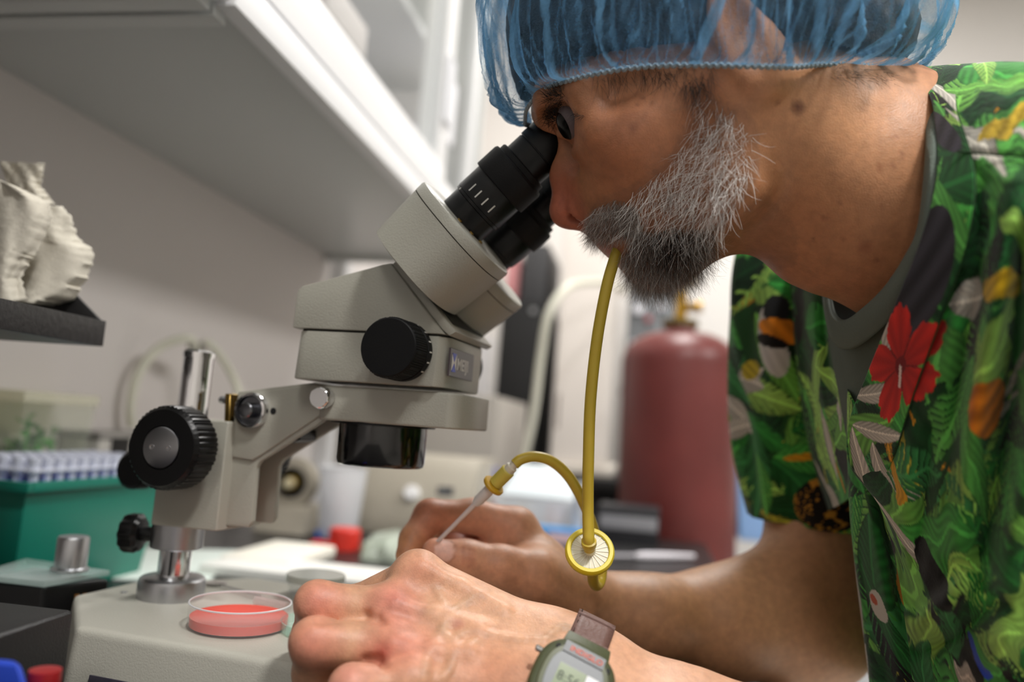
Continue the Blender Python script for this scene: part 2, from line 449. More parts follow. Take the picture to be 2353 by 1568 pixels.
def inset_loop(t, k):
    c = np.mean(np.array(loop), axis=0)
    return [S(c[0] + (s - c[0]) * (1 - k), t, zU if abs(z - zU) < 1e-6 else zU + (z - zU) * (1 - k)) for s, z in loop]
rows = [(-TB + .002, .035), (-TB, 0.012), (-TB + .001, 0), (TB - .001, 0), (TB, .012), (TB - .002, .035)]
rows = [(-TB, .02), (-TB + .0025, .006), (-TB + .007, 0), (TB - .007, 0), (TB - .0025, .006), (TB, .02)]
vr = [[bm.verts.new(tuple(p)) for p in inset_loop(t, k)] for t, k in rows]
bm.faces.new(vr[0][::-1]); bm.faces.new(vr[-1])
for a, b in zip(vr[:-1], vr[1:]):
    for i in range(6):
        j = (i + 1) % 6
        bm.faces.new((a[i], a[j], b[j], b[i]))
bm_done('upper_shell', bm, M_SCOPE, ms, 32, 0.0008, 2)
# inclined swivel plate, flush on the sloping front of the upper shell
pe = [sp(x, y, -TB) for x, y in ((899, 606), (1014, 757), (1030, 772), (1047, 762), (1026, 738), (912, 594))]
prism('swivel_plate', [S(s, -TB + .0015, z) for s, z in pe], B_ * (2 * TB - .003), M_SCOPE, ms, 0.0012, 2)
pe2 = [sp(x, y, -TB) for x, y in ((911, 601), (1026, 745), (1031, 740), (917, 597))]
prism('swivel_gasket', [S(s, -TB + .010, z) for s, z in pe2], B_ * (2 * TB - .02), M_SCOPED, ms, 0)
# eyepiece tubes: two swivelling housings and two eyepieces
TE = .031
e0 = np.array(sp(1066, 506, -TE)); e1 = np.array(sp(1276, 315, -TE))
ed = (e1 - e0) / np.linalg.norm(e1 - e0)
EL = np.linalg.norm(e1 - e0)
EA = nrm(A_ * ed[0] + Z_ * ed[1])
EN = nrm(A_ * ed[1] - Z_ * ed[0])      # across the tube, in the scope's plane
hc = np.array(sp(1075, 523, -TE))
hr = np.linalg.norm(np.array(sp(990, 432, -TE)) - np.array(sp(1160, 614, -TE))) / 2
hl = np.linalg.norm(np.array(sp(990, 432, -TE)) - np.array(sp(876, 540, -TE)))
def superc(n):
    return lambda th, i: 1 / ((abs(cos(th)) ** n + abs(sin(th)) ** n) ** (1 / n))
def tick(name, org, ax, rad, u, ang, h0, h1, wd, par):
    """a small white engraved mark on the tube"""
    vv = np.cross(ax, u)
    n = u * cos(ang) + vv * sin(ang); tg = np.cross(ax, n)
    o = org + n * (rad - .0002) + ax * h0 - tg * wd / 2
    bm = bmesh.new(); box_bm(bm, o, tg * wd, ax * (h1 - h0), n * .0003)
    bm_done(name, bm, mat('engraved_white', '#d8d6cf', 0.6), par)
rpx = .455 / F
BH = nrm(B_ - Z_ * .17 - A_ * .10)
for sg in (-1, 1):
    off = BH * (TE * (sg + 1))
    nm_ = S(hc[0], -TE, hc[1]) + off
    housing = lathe('eyepiece_housing', [(hr * .80, -hl * 1.0), (hr * .93, -hl * .97), (hr * .965, -hl * .55), (hr * .99, -hl * .18), (hr * .993, -hl * .178)], nm_, EA, M_SCOPE, ms, 96, 30, superc(2.5), u=EN)
    lathe('housing_seam', [(hr * .984, -hl * .185), (hr * .984, -hl * .160)], nm_, EA, M_SCOPED, housing, 96, 30, superc(2.5), u=EN)
    lathe('housing_cover', [(hr * .97, -hl * .168), (hr * .995, -hl * .165), (hr * 1.0, -hl * .05), (hr * .985, -hl * .015), (hr * .955, 0), (0, 0)], nm_, EA, M_SCOPE, housing, 96, 30, superc(2.5), u=EN)
    eo = S(e0[0], -TE, e0[1]) + off
    g = lambda r, l: (r * rpx, EL * l)
    eye = lathe('eyepiece_tube', [g(67, -.06), g(67, .135), g(66, .14), g(71, .142), g(71, .165), g(70, .168), g(72, .17), g(72, .40), g(71.5, .405)], eo, EA, M_SATBLK, ms, 96, 25, u=EN)
    lathe('dioptre_ring', [g(72, .385), g(79, .39), g(80, .40), g(80, .585), g(77, .605), g(70, .61), g(70, .65), g(67, .66)], eo, EA, mat('black_rubberised', '#0a0a0b', 0.55, spec=.3, bump=0.15, bscale=1500), ms, 96, 25, u=EN)
    lathe('eyepiece', [g(67, .655), g(60, .66), g(60, .80), g(58, .805), g(58, .812), g(62, .815), g(62, .985), g(60, 1.0), g(50, 1.0), g(46, .985), g(40, .95), g(0, .95)], eo, EA, M_SATBLK, ms, 96, 25, u=EN)
    lathe('eye_lens', [g(40, .952), g(25, .962), g(0, .967)], eo, EA, MATS['lens_glass'], ms, 48)
    vv = np.cross(EA, EN)
    base_ang = atan2(float(-B_ @ vv), float(-B_ @ EN))
    if sg < 0:
        for k, (px, py) in enumerate(((1095, 455), (1117, 480), (1138, 502), (1158, 518))):
            tick('scale_mark', eo, EA, 72 * rpx, EN, base_ang + (-.22 + k * .33) * (1 if True else 1), EL * .20, EL * .275, .0008, eye)
        tick('index_mark', eo, EA, 71 * rpx, EN, base_ang - .62, EL * .144, EL * .166, .0009, eye)
    else:
        for k in range(3):
            tick('scale_mark', eo, EA, 72 * rpx, EN, base_ang + pi - 1.1 + k * .33, EL * .20, EL * .275, .0008, eye)
    for k in range(3):
        aa = base_ang + .35 + k * .55
        n = EN * cos(aa) + vv * sin(aa)
        lathe('cover_screw', [(.0016, 0), (.0016, .0009), (.0008, .0012), (0, .0009)], eo + n * (76 * rpx) + EA * ((hc - e0) @ ed), EA, MATS['brass_dull'], housing, 14)
# zoom knobs
zk = sp(889, 797, -.064)
for sg in (-1, 1):
    org = S(zk[0], sg * (TB - .002), zk[1]); r = .0178
    lathe('zoom_knob', [(.012, 0), (r * 1.0, .001), (r * 1.02, .0025), (r * 1.02, .0078), (r * .985, .0082), (r * .985, .0098), (r, .0102), (r, .0235), (r * .97, .025), (r * .93, .0258), (0, .0258)], org, B_ * sg, mat('knob_black', '#060607', 0.6, spec=.25, bump=0.05, bscale=1500), ms, 160, 25, rfun=lambda th, i: 1 + (.012 * (1 if (th * 80 / 2 / pi) % 1 < .5 else -1) if 6 <= i <= 7 else 0))
    if sg < 0:
        for k in range(7):
            vv_, uu_ = A_, Z_
            aa = radians(-40 + k * 20)
            n = A_ * cos(aa) + Z_ * sin(aa); tg = np.cross(B_, n)
            bm = bmesh.new(); box_bm(bm, org - B_ * .0035 + n * (r * 1.018) - tg * .0004, tg * .0008, -B_ * .003, n * .0003)
            bm_done('zoom_mark', bm, MATS['engraved_white'], ms)
# badge on the front
fs = s1 + .0046
def fpt(t, z): return S(fs + .0006, t, z)
fn = nrm(np.cross(B_, Z_))
# front facet between (s1, -TB+ch) and (s1+.012, -TB*.45): badge sits on the middle flat
bt0, bt1 = -.0172, .0172
bz = (zL + zT) / 2 + .0005
M_BADGE = mat('badge_plate', '#4b4146', 0.35)
bt0, bt1 = [(onplane(px, 840, S(fs, 0, 0), A_) - SO) @ B_ for px in (1031, 1086)]
bw = bt1 - bt0
badge = prism('badge', [S(fs - .0006, bt0, bz - .0085), S(fs - .0006, bt1, bz - .0085), S(fs - .0006, bt1, bz + .0085), S(fs - .0006, bt0, bz + .0085)], A_ * .0012, M_BADGE, ms, 0.0003, 1)
xd = B_; yd = Z_
M_BLUE = mat('badge_blue', '#4455c8', 0.4); M_LET = mat('badge_letters', '#d6d2cf', 0.4)
def bpt(u_, v_): return S(fs + .0007, bt0 + u_ * bw / .0344, bz + v_)
bm = bmesh.new()
prism_bm(bm, [bpt(.0022, -.0050), bpt(.0022, .0050), bpt(.0055, 0)], A_ * .0002)
prism_bm(bm, [bpt(.0085, -.0050), bpt(.0055, 0), bpt(.0085, .0050)], A_ * .0002)
bm_done('badge_symbol', bm, M_LET, badge)
bm = bmesh.new()
prism_bm(bm, [bpt(.0026, .0056), bpt(.0081, .0056), bpt(.0055, .0006)], A_ * .0002)
prism_bm(bm, [bpt(.0026, -.0056), bpt(.0055, -.0006), bpt(.0081, -.0056)], A_ * .0002)
bm_done('badge_symbol', bm, M_BLUE, badge)
text_mesh('badge_letters', 'MEIJI', .0098, .0001, bpt(.0098, -.0035), xd, yd, M_LET, badge, bold=.0002, sx=.83 * bw / .0344)
adopt(ms)
for ch in list(ms.children):
    for g_ in ch.children:
        g_.matrix_parent_inverse = Matrix.Identity(4)
# ------------------------------------------------------------------ benches and wall cabinets
bench = thing('lab_bench', 'white lab bench with a black resin worktop along the wall', 'bench', (-0.3, 0.5, 0))
box('worktop', (XW + .0005, -0.9, BZ - .032), (0.115, 1.52, BZ), M_BENCH, bench, .003)
for k in range(4):
    y0 = -0.88 + k * .6
    cab = box('cupboard', (XW + .02, y0, .10), (0.06, y0 + .59, BZ - .033), M_WHITE, bench, .002)
    d_ = box('cupboard_door', (0.0602, y0 + .01, .12), (0.078, y0 + .58, BZ - .20), M_WHITE, bench, .003)
    h_ = box('door_handle', (0.0785, y0 + .24, BZ - .235), (0.092, y0 + .36, BZ - .222), M_SILVER, d_, .002)
    d2 = box('drawer_front', (0.0602, y0 + .01, BZ - .19), (0.078, y0 + .58, BZ - .045), M_WHITE, bench, .003)
    box('drawer_handle', (0.0785, y0 + .24, BZ - .115), (0.092, y0 + .36, BZ - .102), M_SILVER, d2, .002)
box('plinth', (XW + .02, -0.88, 0), (0.02, 1.5, .10), M_BLACK, bench, 0)
adopt(bench)

CZ, CXF = 1.385, -0.36
M_GRY = mat('grey_rubber_track', '#9a9ba2', 0.6)
def wall_cabinet(y0, y1, label, doors):
    c = thing('wall_cabinet', label, 'cabinet', (XW, (y0 + y1) / 2, CZ))
    T = .018
    box('bottom_panel', (XW, y0 + T, CZ), (CXF + .004, y1 - T, CZ + T), M_LAM, c, .001)
    box('top_panel', (XW, y0, CZ + .70), (CXF, y1, CZ + .72), M_WHITE, c, .001)
    box('back_panel', (XW, y0 + T, CZ + T), (XW + .008, y1 - T, CZ + .70), M_WHITE, c, 0)
    box('side_panel', (XW, y0, CZ - .012), (CXF + .004, y0 + T, CZ + .70), M_LAM, c, .001)
    box('side_panel', (XW, y1 - T, CZ - .012), (CXF + .004, y1, CZ + .70), M_LAM, c, .001)
    box('shelf_board', (XW + .01, y0 + T, CZ + .33), (CXF - .05, y1 - T, CZ + .345), M_WHITE, c, .001)
    box('front_rail', (CXF + .004, y0, CZ - .004), (CXF + .022, y1, CZ + .026), M_WHITE, c, .0015)
    box('door_track', (CXF - .02, y0, CZ + .026), (CXF + .010, y1, CZ + .040), M_GRY, c, .001)
    if doors:
        ym = 1.19
        for (a, b, x) in ((y0 + .02, ym + .035, CXF + .012), (ym - .03, y1 - .005, CXF - .006)):
            fr = bmesh.new()
            z0, z1, st, th = CZ + .040, CZ + .69, .052, .016
            box_bm(fr, (x - th, a, z0), (th, 0, 0), (0, b - a, 0), (0, 0, .055))
            box_bm(fr, (x - th, a, z1 - .04), (th, 0, 0), (0, b - a, 0), (0, 0, .04))
            box_bm(fr, (x - th, a, z0 + .055), (th, 0, 0), (0, st, 0), (0, 0, z1 - z0 - .095))
            box_bm(fr, (x - th, b - st, z0 + .055), (th, 0, 0), (0, st, 0), (0, 0, z1 - z0 - .095))
            dr = bm_done('sliding_door', fr, M_WHITE, c, 35, .0015)
            box('pane', (x - th * .6, a + st, z0 + .055), (x - th * .4, b - st, z1 - .04), M_GLASS, dr, 0)
            hy = b - st / 2 if x > CXF else a + st + .075
            hm = bmesh.new()
            for k in range(1):
                R_ = [(-.019, -.055), (.019, -.055), (.019, .055), (-.019, .055)]
                prism_bm(hm, [V(x, hy + u_, CZ + .215 + v_) for u_, v_ in R_], (.006, 0, 0))
            bm_done('recessed_pull', hm, mat('pull_plastic', '#dcdde2', 0.4), dr, 35, .005, 3)
    adopt(c)
    return c
wall_cabinet(0.548, 1.50, 'white wall cabinet with glass sliding doors above the microscope', True)
wall_cabinet(-0.45, 0.541, 'white wall cabinet nearest the camera, only its end showing', False)
# what stands inside the cabinet
def pack(name, label, lo, hi, col, cat='box', band=None):
    t = thing(name, label, cat, ((lo[0] + hi[0]) / 2, (lo[1] + hi[1]) / 2, lo[2]))
    m_ = mat('card_' + col.lstrip('#'), col, 0.6, var=.06)
    box('carton', lo, hi, m_, t, .002)
    z = lo[2] + (hi[2] - lo[2]) * .55
    box('lid', (lo[0] - .002, lo[1] - .002, hi[2] - (hi[2] - lo[2]) * .22), (hi[0] + .002, hi[1] + .002, hi[2] + .001), m_, t, .002)
    box('printed_label', (hi[0] + .0002, lo[1] + (hi[1] - lo[1]) * .2, lo[2] + (hi[2] - lo[2]) * .2), (hi[0] + .0012, lo[1] + (hi[1] - lo[1]) * .8, z), mat('card_' + (band or '#d8d3d0').lstrip('#'), band or '#d8d3d0', .6), t, 0)
    adopt(t)
    return t
for (y0, y1, zz, h, col, lb) in ((.72, .85, 0, .25, '#d9cfcb', 'pale pink carton at the near end of the cabinet'), (.87, 1.0, 0, .2, '#c9c0bd', 'greyish pink carton behind the glass door'),
                                 (1.01, 1.075, 0, .11, '#5d5a66', 'low dark grey carton on the cabinet floor'), (1.24, 1.32, 0, .16, '#b9b6c4', 'lavender grey carton behind the far door'), (1.34, 1.43, 0, .26, '#d4cfca', 'tall cream carton at the far end of the cabinet'),
                                 (.75, .92, .345, .2, '#cfcac8', 'grey carton on the upper cabinet shelf'), (1.0, 1.12, .345, .24, '#dcd2a8', 'yellowish carton on the upper cabinet shelf')):
    pack('storage_carton', lb, (XW + .06, y0, CZ + .0182 + (zz if zz else 0)), (CXF - .055, y1, CZ + .0182 + zz + h), col)
# trim strip on the wall, vertical conduit beyond the cabinet
struct(box('trim_1', (XW, 1.525, BZ), (XW + .03, 1.56, CEIL), M_WHITE, bevel=.002))

# black metal shelf with torn paper towel, fixed to the wall at the left
def shelf():
    P1 = C(236, 797, .565); P2 = C(246, 738, .565)
    zlo, zhi = P1[2], P2[2]
    x1, ye = (P1[0] + P2[0]) / 2, (P1[1] + P2[1]) / 2
    t = thing('wall_shelf', 'black metal shelf with raised rim fixed to the wall', 'shelf', (XW, .35, zlo))
    m_ = mat('black_powder_coat', '#1b1b1c', 0.38, bump=.5, bscale=260)
    y0 = .06
    box('front_flange', (x1 - .0025, y0, zlo), (x1, ye, zhi), m_, t, .0006)
    box('deck', (XW + .0005, y0, zlo), (x1 - .0026, ye, zlo + .002), m_, t, 0)
    prism('end_flange', [V(x1 - .003, ye - .0025, zlo), V(x1 - .003, ye - .0025, zhi), V(x1 - .05, ye - .0025, zhi + .036), V(XW + .001, ye - .0025, zhi + .036), V(XW + .001, ye - .0025, zlo)], (0, .0025, 0), m_, t, .0004)
    box('back_flange', (XW + .0005, y0, zlo + .0025), (XW + .003, ye - .003, zhi + .03), m_, t, .0006)
    adopt(t)
shelf()
# paper towels: crumpled sheets standing in the tray
def crumple(name, label, outline, d0, bulge, seed, layers=1):
    r = np.random.default_rng(seed)
    n = 46
    ys = np.linspace(0, 1, n)
    L = np.array(outline[0]); R_ = np.array(outline[1])
    def edge(E, t): return np.stack([np.interp(t, np.linspace(0, 1, len(E)), E[:, k]) for k in (0, 1)], 1)
    le, re = edge(L, ys), edge(R_, ys)
    re[:, 0] += r.normal(0, 1.7, n).cumsum() * .0 + r.normal(0, 2.6, n)
    vs = []
    ph = r.uniform(0, 6, 6)
    for i in range(n):
        for j in range(n):
            u, v = j / (n - 1), ys[i]
            p = le[i] * (1 - u) + re[i] * u
            d = d0 - bulge * sin(pi * min(1, u * .9)) * (.6 + .4 * v) + .002 * sin(7 * u + 3 * v + ph[0]) + .0008 * sin(15 * u - 7 * v + ph[1]) + .0003 * sin(31 * u + 22 * v + ph[2])
            vs.append(C(p[0], p[1], d))
    fs = [(i * n + j, i * n + j + 1, (i + 1) * n + j + 1, (i + 1) * n + j) for i in range(n - 1) for j in range(n - 1)]
    o = mesh(name, vs, fs, mat('paper_towel', '#d8d2c4', 0.95, bump=.35, bscale=500), None, 60)
    md = o.modifiers.new('thick', 'SOLIDIFY'); md.thickness = .0006
    return tag(o, label, 'paper towel')
crumple('paper_towel', 'cream paper towel stuffed upright in the black shelf, lower sheet', ([(0, 470), (0, 560), (-10, 690)], [(140, 475), (165, 500), (178, 545), (218, 580), (200, 640), (165, 690), (120, 702)]), .575, .022, 3)
crumple('paper_towel', 'cream paper towel leaning in front on the black shelf, torn edge', ([(-40, 395), (-40, 520), (-50, 700)], [(60, 440), (118, 470), (112, 520), (85, 580), (70, 600), (50, 640), (62, 690)]), .545, .012, 5)
crumple('paper_towel', 'grey-looking flap of paper towel sticking up highest', ([(0, 372), (10, 400), (30, 470)], [(102, 376), (98, 400), (95, 430), (125, 470)]), .585, .003, 9)

# ------------------------------------------------------------------ equipment at the left end of the bench
def pboxw(px0, py0, px1, py1, y, dy):
    """axis-aligned box whose front face (at room depth y) fills a pixel rectangle"""
    a = ony(px0, py1, y); b = ony(px1, py0, y)
    return V(min(a[0], b[0]), y, min(a[2], b[2])), V(max(a[0], b[0]), y + dy, max(a[2], b[2]))
# teal bin with a tube rack on it
M_TEAL = mat('teal_plastic', '#0b7563', 0.35)
tb = thing('plastic_bin', 'teal plastic bin on the bench against the wall', 'bin', (-.55, .7, BZ))
lo, hi = V(-.593, .60, BZ), V(-.507, .80, BZ + .105)
bm = bmesh.new()
th = .004
def rim_box(bm, lo, hi, th, taper=.012):
    o0 = [V(lo[0] + taper, lo[1] + taper, lo[2]), V(hi[0] - taper, lo[1] + taper, lo[2]), V(hi[0] - taper, hi[1] - taper, lo[2]), V(lo[0] + taper, hi[1] - taper, lo[2])]
    o1 = [V(lo[0], lo[1], hi[2]), V(hi[0], lo[1], hi[2]), V(hi[0], hi[1], hi[2]), V(lo[0], hi[1], hi[2])]
    i1 = [V(lo[0] + th, lo[1] + th, hi[2]), V(hi[0] - th, lo[1] + th, hi[2]), V(hi[0] - th, hi[1] - th, hi[2]), V(lo[0] + th, hi[1] - th, hi[2])]
    i0 = [V(p[0] + (th if k in (0, 3) else -th), p[1] + (th if k in (0, 1) else -th), lo[2] + th) for k, p in enumerate(o0)]
    L4 = [[bm.verts.new(tuple(p)) for p in q] for q in (o0, o1, i1, i0)]
    bm.faces.new(L4[0][::-1]); bm.faces.new(L4[3])
    for a, b in zip(L4[:-1], L4[1:]):
        for k in range(4):
            bm.faces.new((a[k], a[(k + 1) % 4], b[(k + 1) % 4], b[k]))
rim_box(bm, lo, hi, th)
bm_done('tub', bm, M_TEAL, tb, 35, .003, 2)
bm = bmesh.new()
for (a, b) in (((lo[0] - .0, lo[1] - .006, hi[2] - .008), (hi[0] + .006, lo[1], hi[2] + .001)), ((hi[0], lo[1], hi[2] - .008), (hi[0] + .006, hi[1], hi[2] + .001))):
    d_ = V(*b) - V(*a); box_bm(bm, a, (d_[0], 0, 0), (0, d_[1], 0), (0, 0, d_[2]))
bm_done('rim', bm, M_TEAL, tb, 35, .002, 2)
adopt(tb)
def tube_rack(name, label, lo, nx, ny, pitch, h, col, tubecol):
    t = thing(name, label, 'tube rack', tuple(lo + V(nx * pitch / 2, ny * pitch / 2, 0)))
    m_ = mat('rack_' + col.lstrip('#'), col, .4)
    box('tray', lo, lo + V(nx * pitch, ny * pitch, h * .35), m_, t, .002)
    box('top_plate', lo + V(0, 0, h * .66), lo + V(nx * pitch, ny * pitch, h * .72), glassy('rack_haze', (.88, .9, .96, 1), .45, .3), t, .001)
    for i in range(nx):
        for j in range(ny):
            lathe('sample_tube', [(0, h * .36), (.0038, h * .36), (.0045, h * .9), (.0052, h * .9), (.0052, h), (0, h)], lo + V((i + .5) * pitch, (j + .5) * pitch, 0), Z_, tubecol, t, 10)
    adopt(t)
tube_rack('tube_rack', 'white and blue tube rack standing in the teal bin', V(-.5875, .612, BZ + .090), 5, 11, .0152, .034, '#2a5fd8', mat('tube_white', '#ccd0e0', .4))
box_in = box('bin_packing', (-.585, .612, BZ + .006), (-.515, .788, BZ + .0895), M_TEAL, tb, .002)
# clear plant boxes with seedlings
pbx = thing('plant_box', 'clear culture box of green seedlings at the left edge', 'culture box', (-.62, .74, BZ))
plo, phi = V(-.652, .69, BZ + .0), V(-.600, .795, BZ + .170)
bm = bmesh.new(); rim_box(bm, plo, phi, .002, .008)
bm_done('tub', bm, glassy('clear_box_plastic', (.97, .98, .95, 1), .94, .1), pbx)
box('lid', (plo[0] - .002, plo[1] - .002, phi[2] + .0005), (phi[0] + .002, phi[1] + .002, phi[2] + .012), glassy('clear_lid', (.93, .92, .80, 1), .6, .2), pbx, .002)
box('growth_medium', plo + V(.011, .011, .004), V(phi[0] - .012, phi[1] - .012, BZ + .06), mat('agar_green', '#a9bfa0', .3), pbx, .002)
M_LEAF = mat('seedling_leaf', '#4fa53c', 0.5, col2='#37832c', vscale=60)
r5 = np.random.default_rng(5)
for k in range(14):
    bx, by = r5.uniform(plo[0] + .020, phi[0] - .020), r5.uniform(plo[1] + .022, phi[1] - .022)
    bm = bmesh.new(); base_ = V(bx, by, BZ + .061)
    hh = r5.uniform(.04, .095)
    tube_bm(bm, [base_, base_ + V(.003, 0, hh * .5), base_ + V(0, .003, hh)], .0012, 5)
    for q in range(12):
        a = r5.uniform(0, 2 * pi); L_ = r5.uniform(.010, .017); zz = hh * r5.uniform(.45, 1.0)
        d1 = V(cos(a) * .8, sin(a) * .8, .5); s1_ = V(-sin(a), cos(a), 0)
        p = base_ + V(0, 0, zz)
        a0 = bm.verts.new(tuple(p)); b0 = bm.verts.new(tuple(p + d1 * L_ * .5 + s1_ * L_ * .35)); c0_ = bm.verts.new(tuple(p + d1 * L_)); d0 = bm.verts.new(tuple(p + d1 * L_ * .5 - s1_ * L_ * .35))
        bm.faces.new((a0, b0, c0_, d0))
    sd = bm_done('seedling', bm, M_LEAF, None, 60)
    tag(sd, 'leafy green seedling among others in the clear culture box', 'seedling', 'seedlings in the culture box')
adopt(pbx)
# grey instrument with a small black display behind the bin
gi = thing('bench_instrument', 'light grey bench instrument with a small black window', 'instrument', (-.62, .88, BZ))
box('case', (-.652, .81, BZ), (-.602, .965, BZ + .135), mat('instrument_grey', '#a9a5a0', .45), gi, .004)
wa, wb_ = onx(252, 1052, -.6015), onx(300, 1002, -.6015)
box('display_window', (-.6018, wa[1], wa[2]), (-.6010, wb_[1], wb_[2]), M_BLACK, gi, 0)
box('lid', (-.6525, .808, BZ + .1355), (-.600, .967, BZ + .142), mat('instrument_grey2', '#8d8985', .5), gi, .002)
box('foot_rail', (-.6015, .83, BZ + .03), (-.597, .96, BZ + .075), M_BLACK, gi, .001)
adopt(gi)
# white paper stack beside the bin
def sheet(name, label, corners, z, m_=None, n=1):
    P = [onz(x, y, z) for x, y in corners]
    o = prism(name, P, (0, 0, .0008 * n), m_ or M_PAPER, None, 0)
    return tag(o, label, 'paper')
cardm = mat('cream_card', '#eeeade', .8)
o = box('card_box_lid', (-.47, .86, BZ), (-.385, 1.0, BZ + .014), cardm, None, .004); tag(o, 'cream cardboard box lid beside the teal bin', 'box lid')
sheet('paper_sheet', 'pale mint paper lying behind the microscope column', [(215, 1330), (470, 1345), (560, 1268), (300, 1262)], BZ + .0004, mat('mint_paper', '#dfe9e3', .8), 2)
# black transformer box with glass plate and metal weight
tr = thing('lamp_transformer', 'black box with slotted end at the left of the base', 'transformer', (-.50, .56, BZ))
tz = BZ
q = [onz(-60, 1400, BZ + .012), onz(140, 1425, BZ + .012), onz(262, 1362, BZ + .012), onz(60, 1300, BZ + .012)]
P0 = onz(-60, 1335, BZ + .052); P1 = onz(102, 1347, BZ + .052); P2 = onz(253, 1331, BZ + .052); P3 = onz(80, 1302, BZ + .052)
bm = bmesh.new()
lowc = [V(p[0], p[1], BZ + .0002) for p in (P0, P1, P2, P3)]
frust_bm(bm, lowc, [P0, P1, P2, P3])
bm_done('case', bm, M_BLACK, tr, 35, .003, 3)
M_ORG = mat('warm_slot_metal', '#c98b4a', .3, .6)
for k in range(4):
    f_ = .50 + k * .12
    b_ = P1 * (1 - f_) + P2 * f_
    dn = nrm(np.cross(P2 - P1, Z_)); dn = dn if dn @ (CAM - b_) > 0 else -dn; tg_ = nrm(P2 - P1)
    bm = bmesh.new(); box_bm(bm, b_ - Z_ * .026 + dn * .0004 - tg_ * .0015, tg_ * .003, Z_ * .018, dn * .0008)
    bm_done('vent_slot', bm, M_ORG if k < 3 else M_BLACKM, tr)
adopt(tr)
gp = [onz(-60, 1318, BZ + .0565), onz(102, 1337, BZ + .0565), onz(253, 1311, BZ + .0565), onz(60, 1283, BZ + .0565)]
o = prism('glass_plate', [p + V(0, 0, -.004) for p in gp], (0, 0, .004), glassy('plate_glass', (.84, .94, .92, 1), .72, .05), None, .0006)
tag(o, 'thick greenish glass plate lying on the black transformer', 'glass plate')
wc = onz(160, 1312, BZ + .0567)
wt = lathe('metal_weight', [(0, 0), (.0125, 0), (.0125, .002), (.0105, .003), (.0105, .0225), (.0098, .024), (0, .024)], wc, Z_, M_SILVER, None, 40)
tag(wt, 'small silver metal knob standing on the glass plate', 'weight')
# black angular box in front
fb = thing('black_box', 'black angular metal box at the lower left corner', 'box', C(60, 1500, .42))
top = [C(-150, 1368, .42), C(172, 1398, .40), C(172, 1398, .40) + V(.02, .0, 0), C(170, 1396, .40)]
zt2 = C(172, 1400, .405)[2]
Pa = onz(172, 1402, zt2); Pb = onz(-10, 1462, zt2); Pc = onz(-140, 1440, zt2); Pd = onz(-20, 1380, zt2)
bm = bmesh.new(); frust_bm(bm, [V(p[0], p[1], BZ + .0002) for p in (Pa, Pb, Pc, Pd)], [Pa, Pb, Pc, Pd])
bm_done('case', bm, mat('black_crinkle', '#19191a', .45, bump=.2, bscale=900), fb, 35, .003, 3)
adopt(fb)
# blue clip and red cap at the very corner
bc = C(20, 1590, .30)
bm = bmesh.new()
frust_bm(bm, [C(-60, 1640, .30), C(80, 1640, .30), C(80, 1640, .33), C(-60, 1640, .33)], [C(-60, 1512, .30), C(45, 1520, .30), C(45, 1520, .33), C(-60, 1512, .33)])
o = bm_done('plastic_clip', bm, mat('royal_blue_plastic', '#1f3fae', .5), None, 35, .004, 3); tag(o, 'royal blue plastic piece in the bottom left corner', 'plastic clip')
bm = bmesh.new()
lathe_bm(bm, [(0, -.06), (.006, -.06), (.006, 0), (.0065, .001), (.0062, .006), (0, .0068)], C(100, 1574, .33), Z_, 24)
o = bm_done('red_cap_pen', bm, mat('dark_red_plastic', '#8e1c1f', .35), None); tag(o, 'dark red capped pen beside the blue plastic piece', 'pen')

# ------------------------------------------------------------------ behind the microscope
M_BEIGE = mat('beige_plastic', '#a8a193', .5)
# ring-shaped dispenser
dp = thing('dial_dispenser', 'beige dispenser with an open ring on a wide foot', 'dispenser', (-.5, 1.22, BZ))
y_ = 1.18
rc = ony(668, 1110, y_)
bm = bmesh.new()
lathe_bm(bm, [(.024, 0), (.037, 0), (.039, .004), (.039, .026), (.037, .03), (.024, .03), (.024, 0)], rc, V(-.15, 1, 0), 40)
bm_done('ring', bm, M_BEIGE, dp)
lathe('drum', [(0, .012), (.0235, .012), (.0235, .029), (0, .029)], rc, V(-.15, 1, 0), M_BLACKM, dp, 32)
lathe('hub', [(0, -.006), (.010, -.006), (.011, .03), (0, .03)], rc, V(-.15, 1, 0), mat('brass_hub', '#b79a4e', .4, .5), dp, 24)
lathe('hub_cap', [(0, -.016), (.007, -.016), (.008, -.0065), (0, -.0065)], rc, V(-.15, 1, 0), mat('cream_plastic', '#d9cfae', .4), dp, 24)
bm = bmesh.new()
frust_bm(bm, [V(rc[0] - .035, y_ - .045, BZ), V(rc[0] + .05, y_ - .045, BZ), V(rc[0] + .05, y_ + .05, BZ), V(rc[0] - .035, y_ + .05, BZ)], [V(rc[0] - .04, y_ - .02, rc[2] - .034), V(rc[0] + .04, y_ - .02, rc[2] - .034), V(rc[0] + .04, y_ + .045, rc[2] - .03), V(rc[0] - .04, y_ + .045, rc[2] - .03)])
bm_done('foot', bm, M_BEIGE, dp, 35, .004, 2)
adopt(dp)
# clear beaker
yb_ = 1.08
cb = onz(775, 1236, BZ)
H = .105
bk = lathe('plastic_beaker', [(0, .0005), (.026, .0005), (.028, .003), (.0355, H), (.037, H), (.0365, H - .002), (.0345, H - .003), (.027, .004), (0, .003)], cb, Z_, M_FROST, None, 48)
tag(bk, 'frosted clear plastic beaker standing behind the objective', 'beaker')
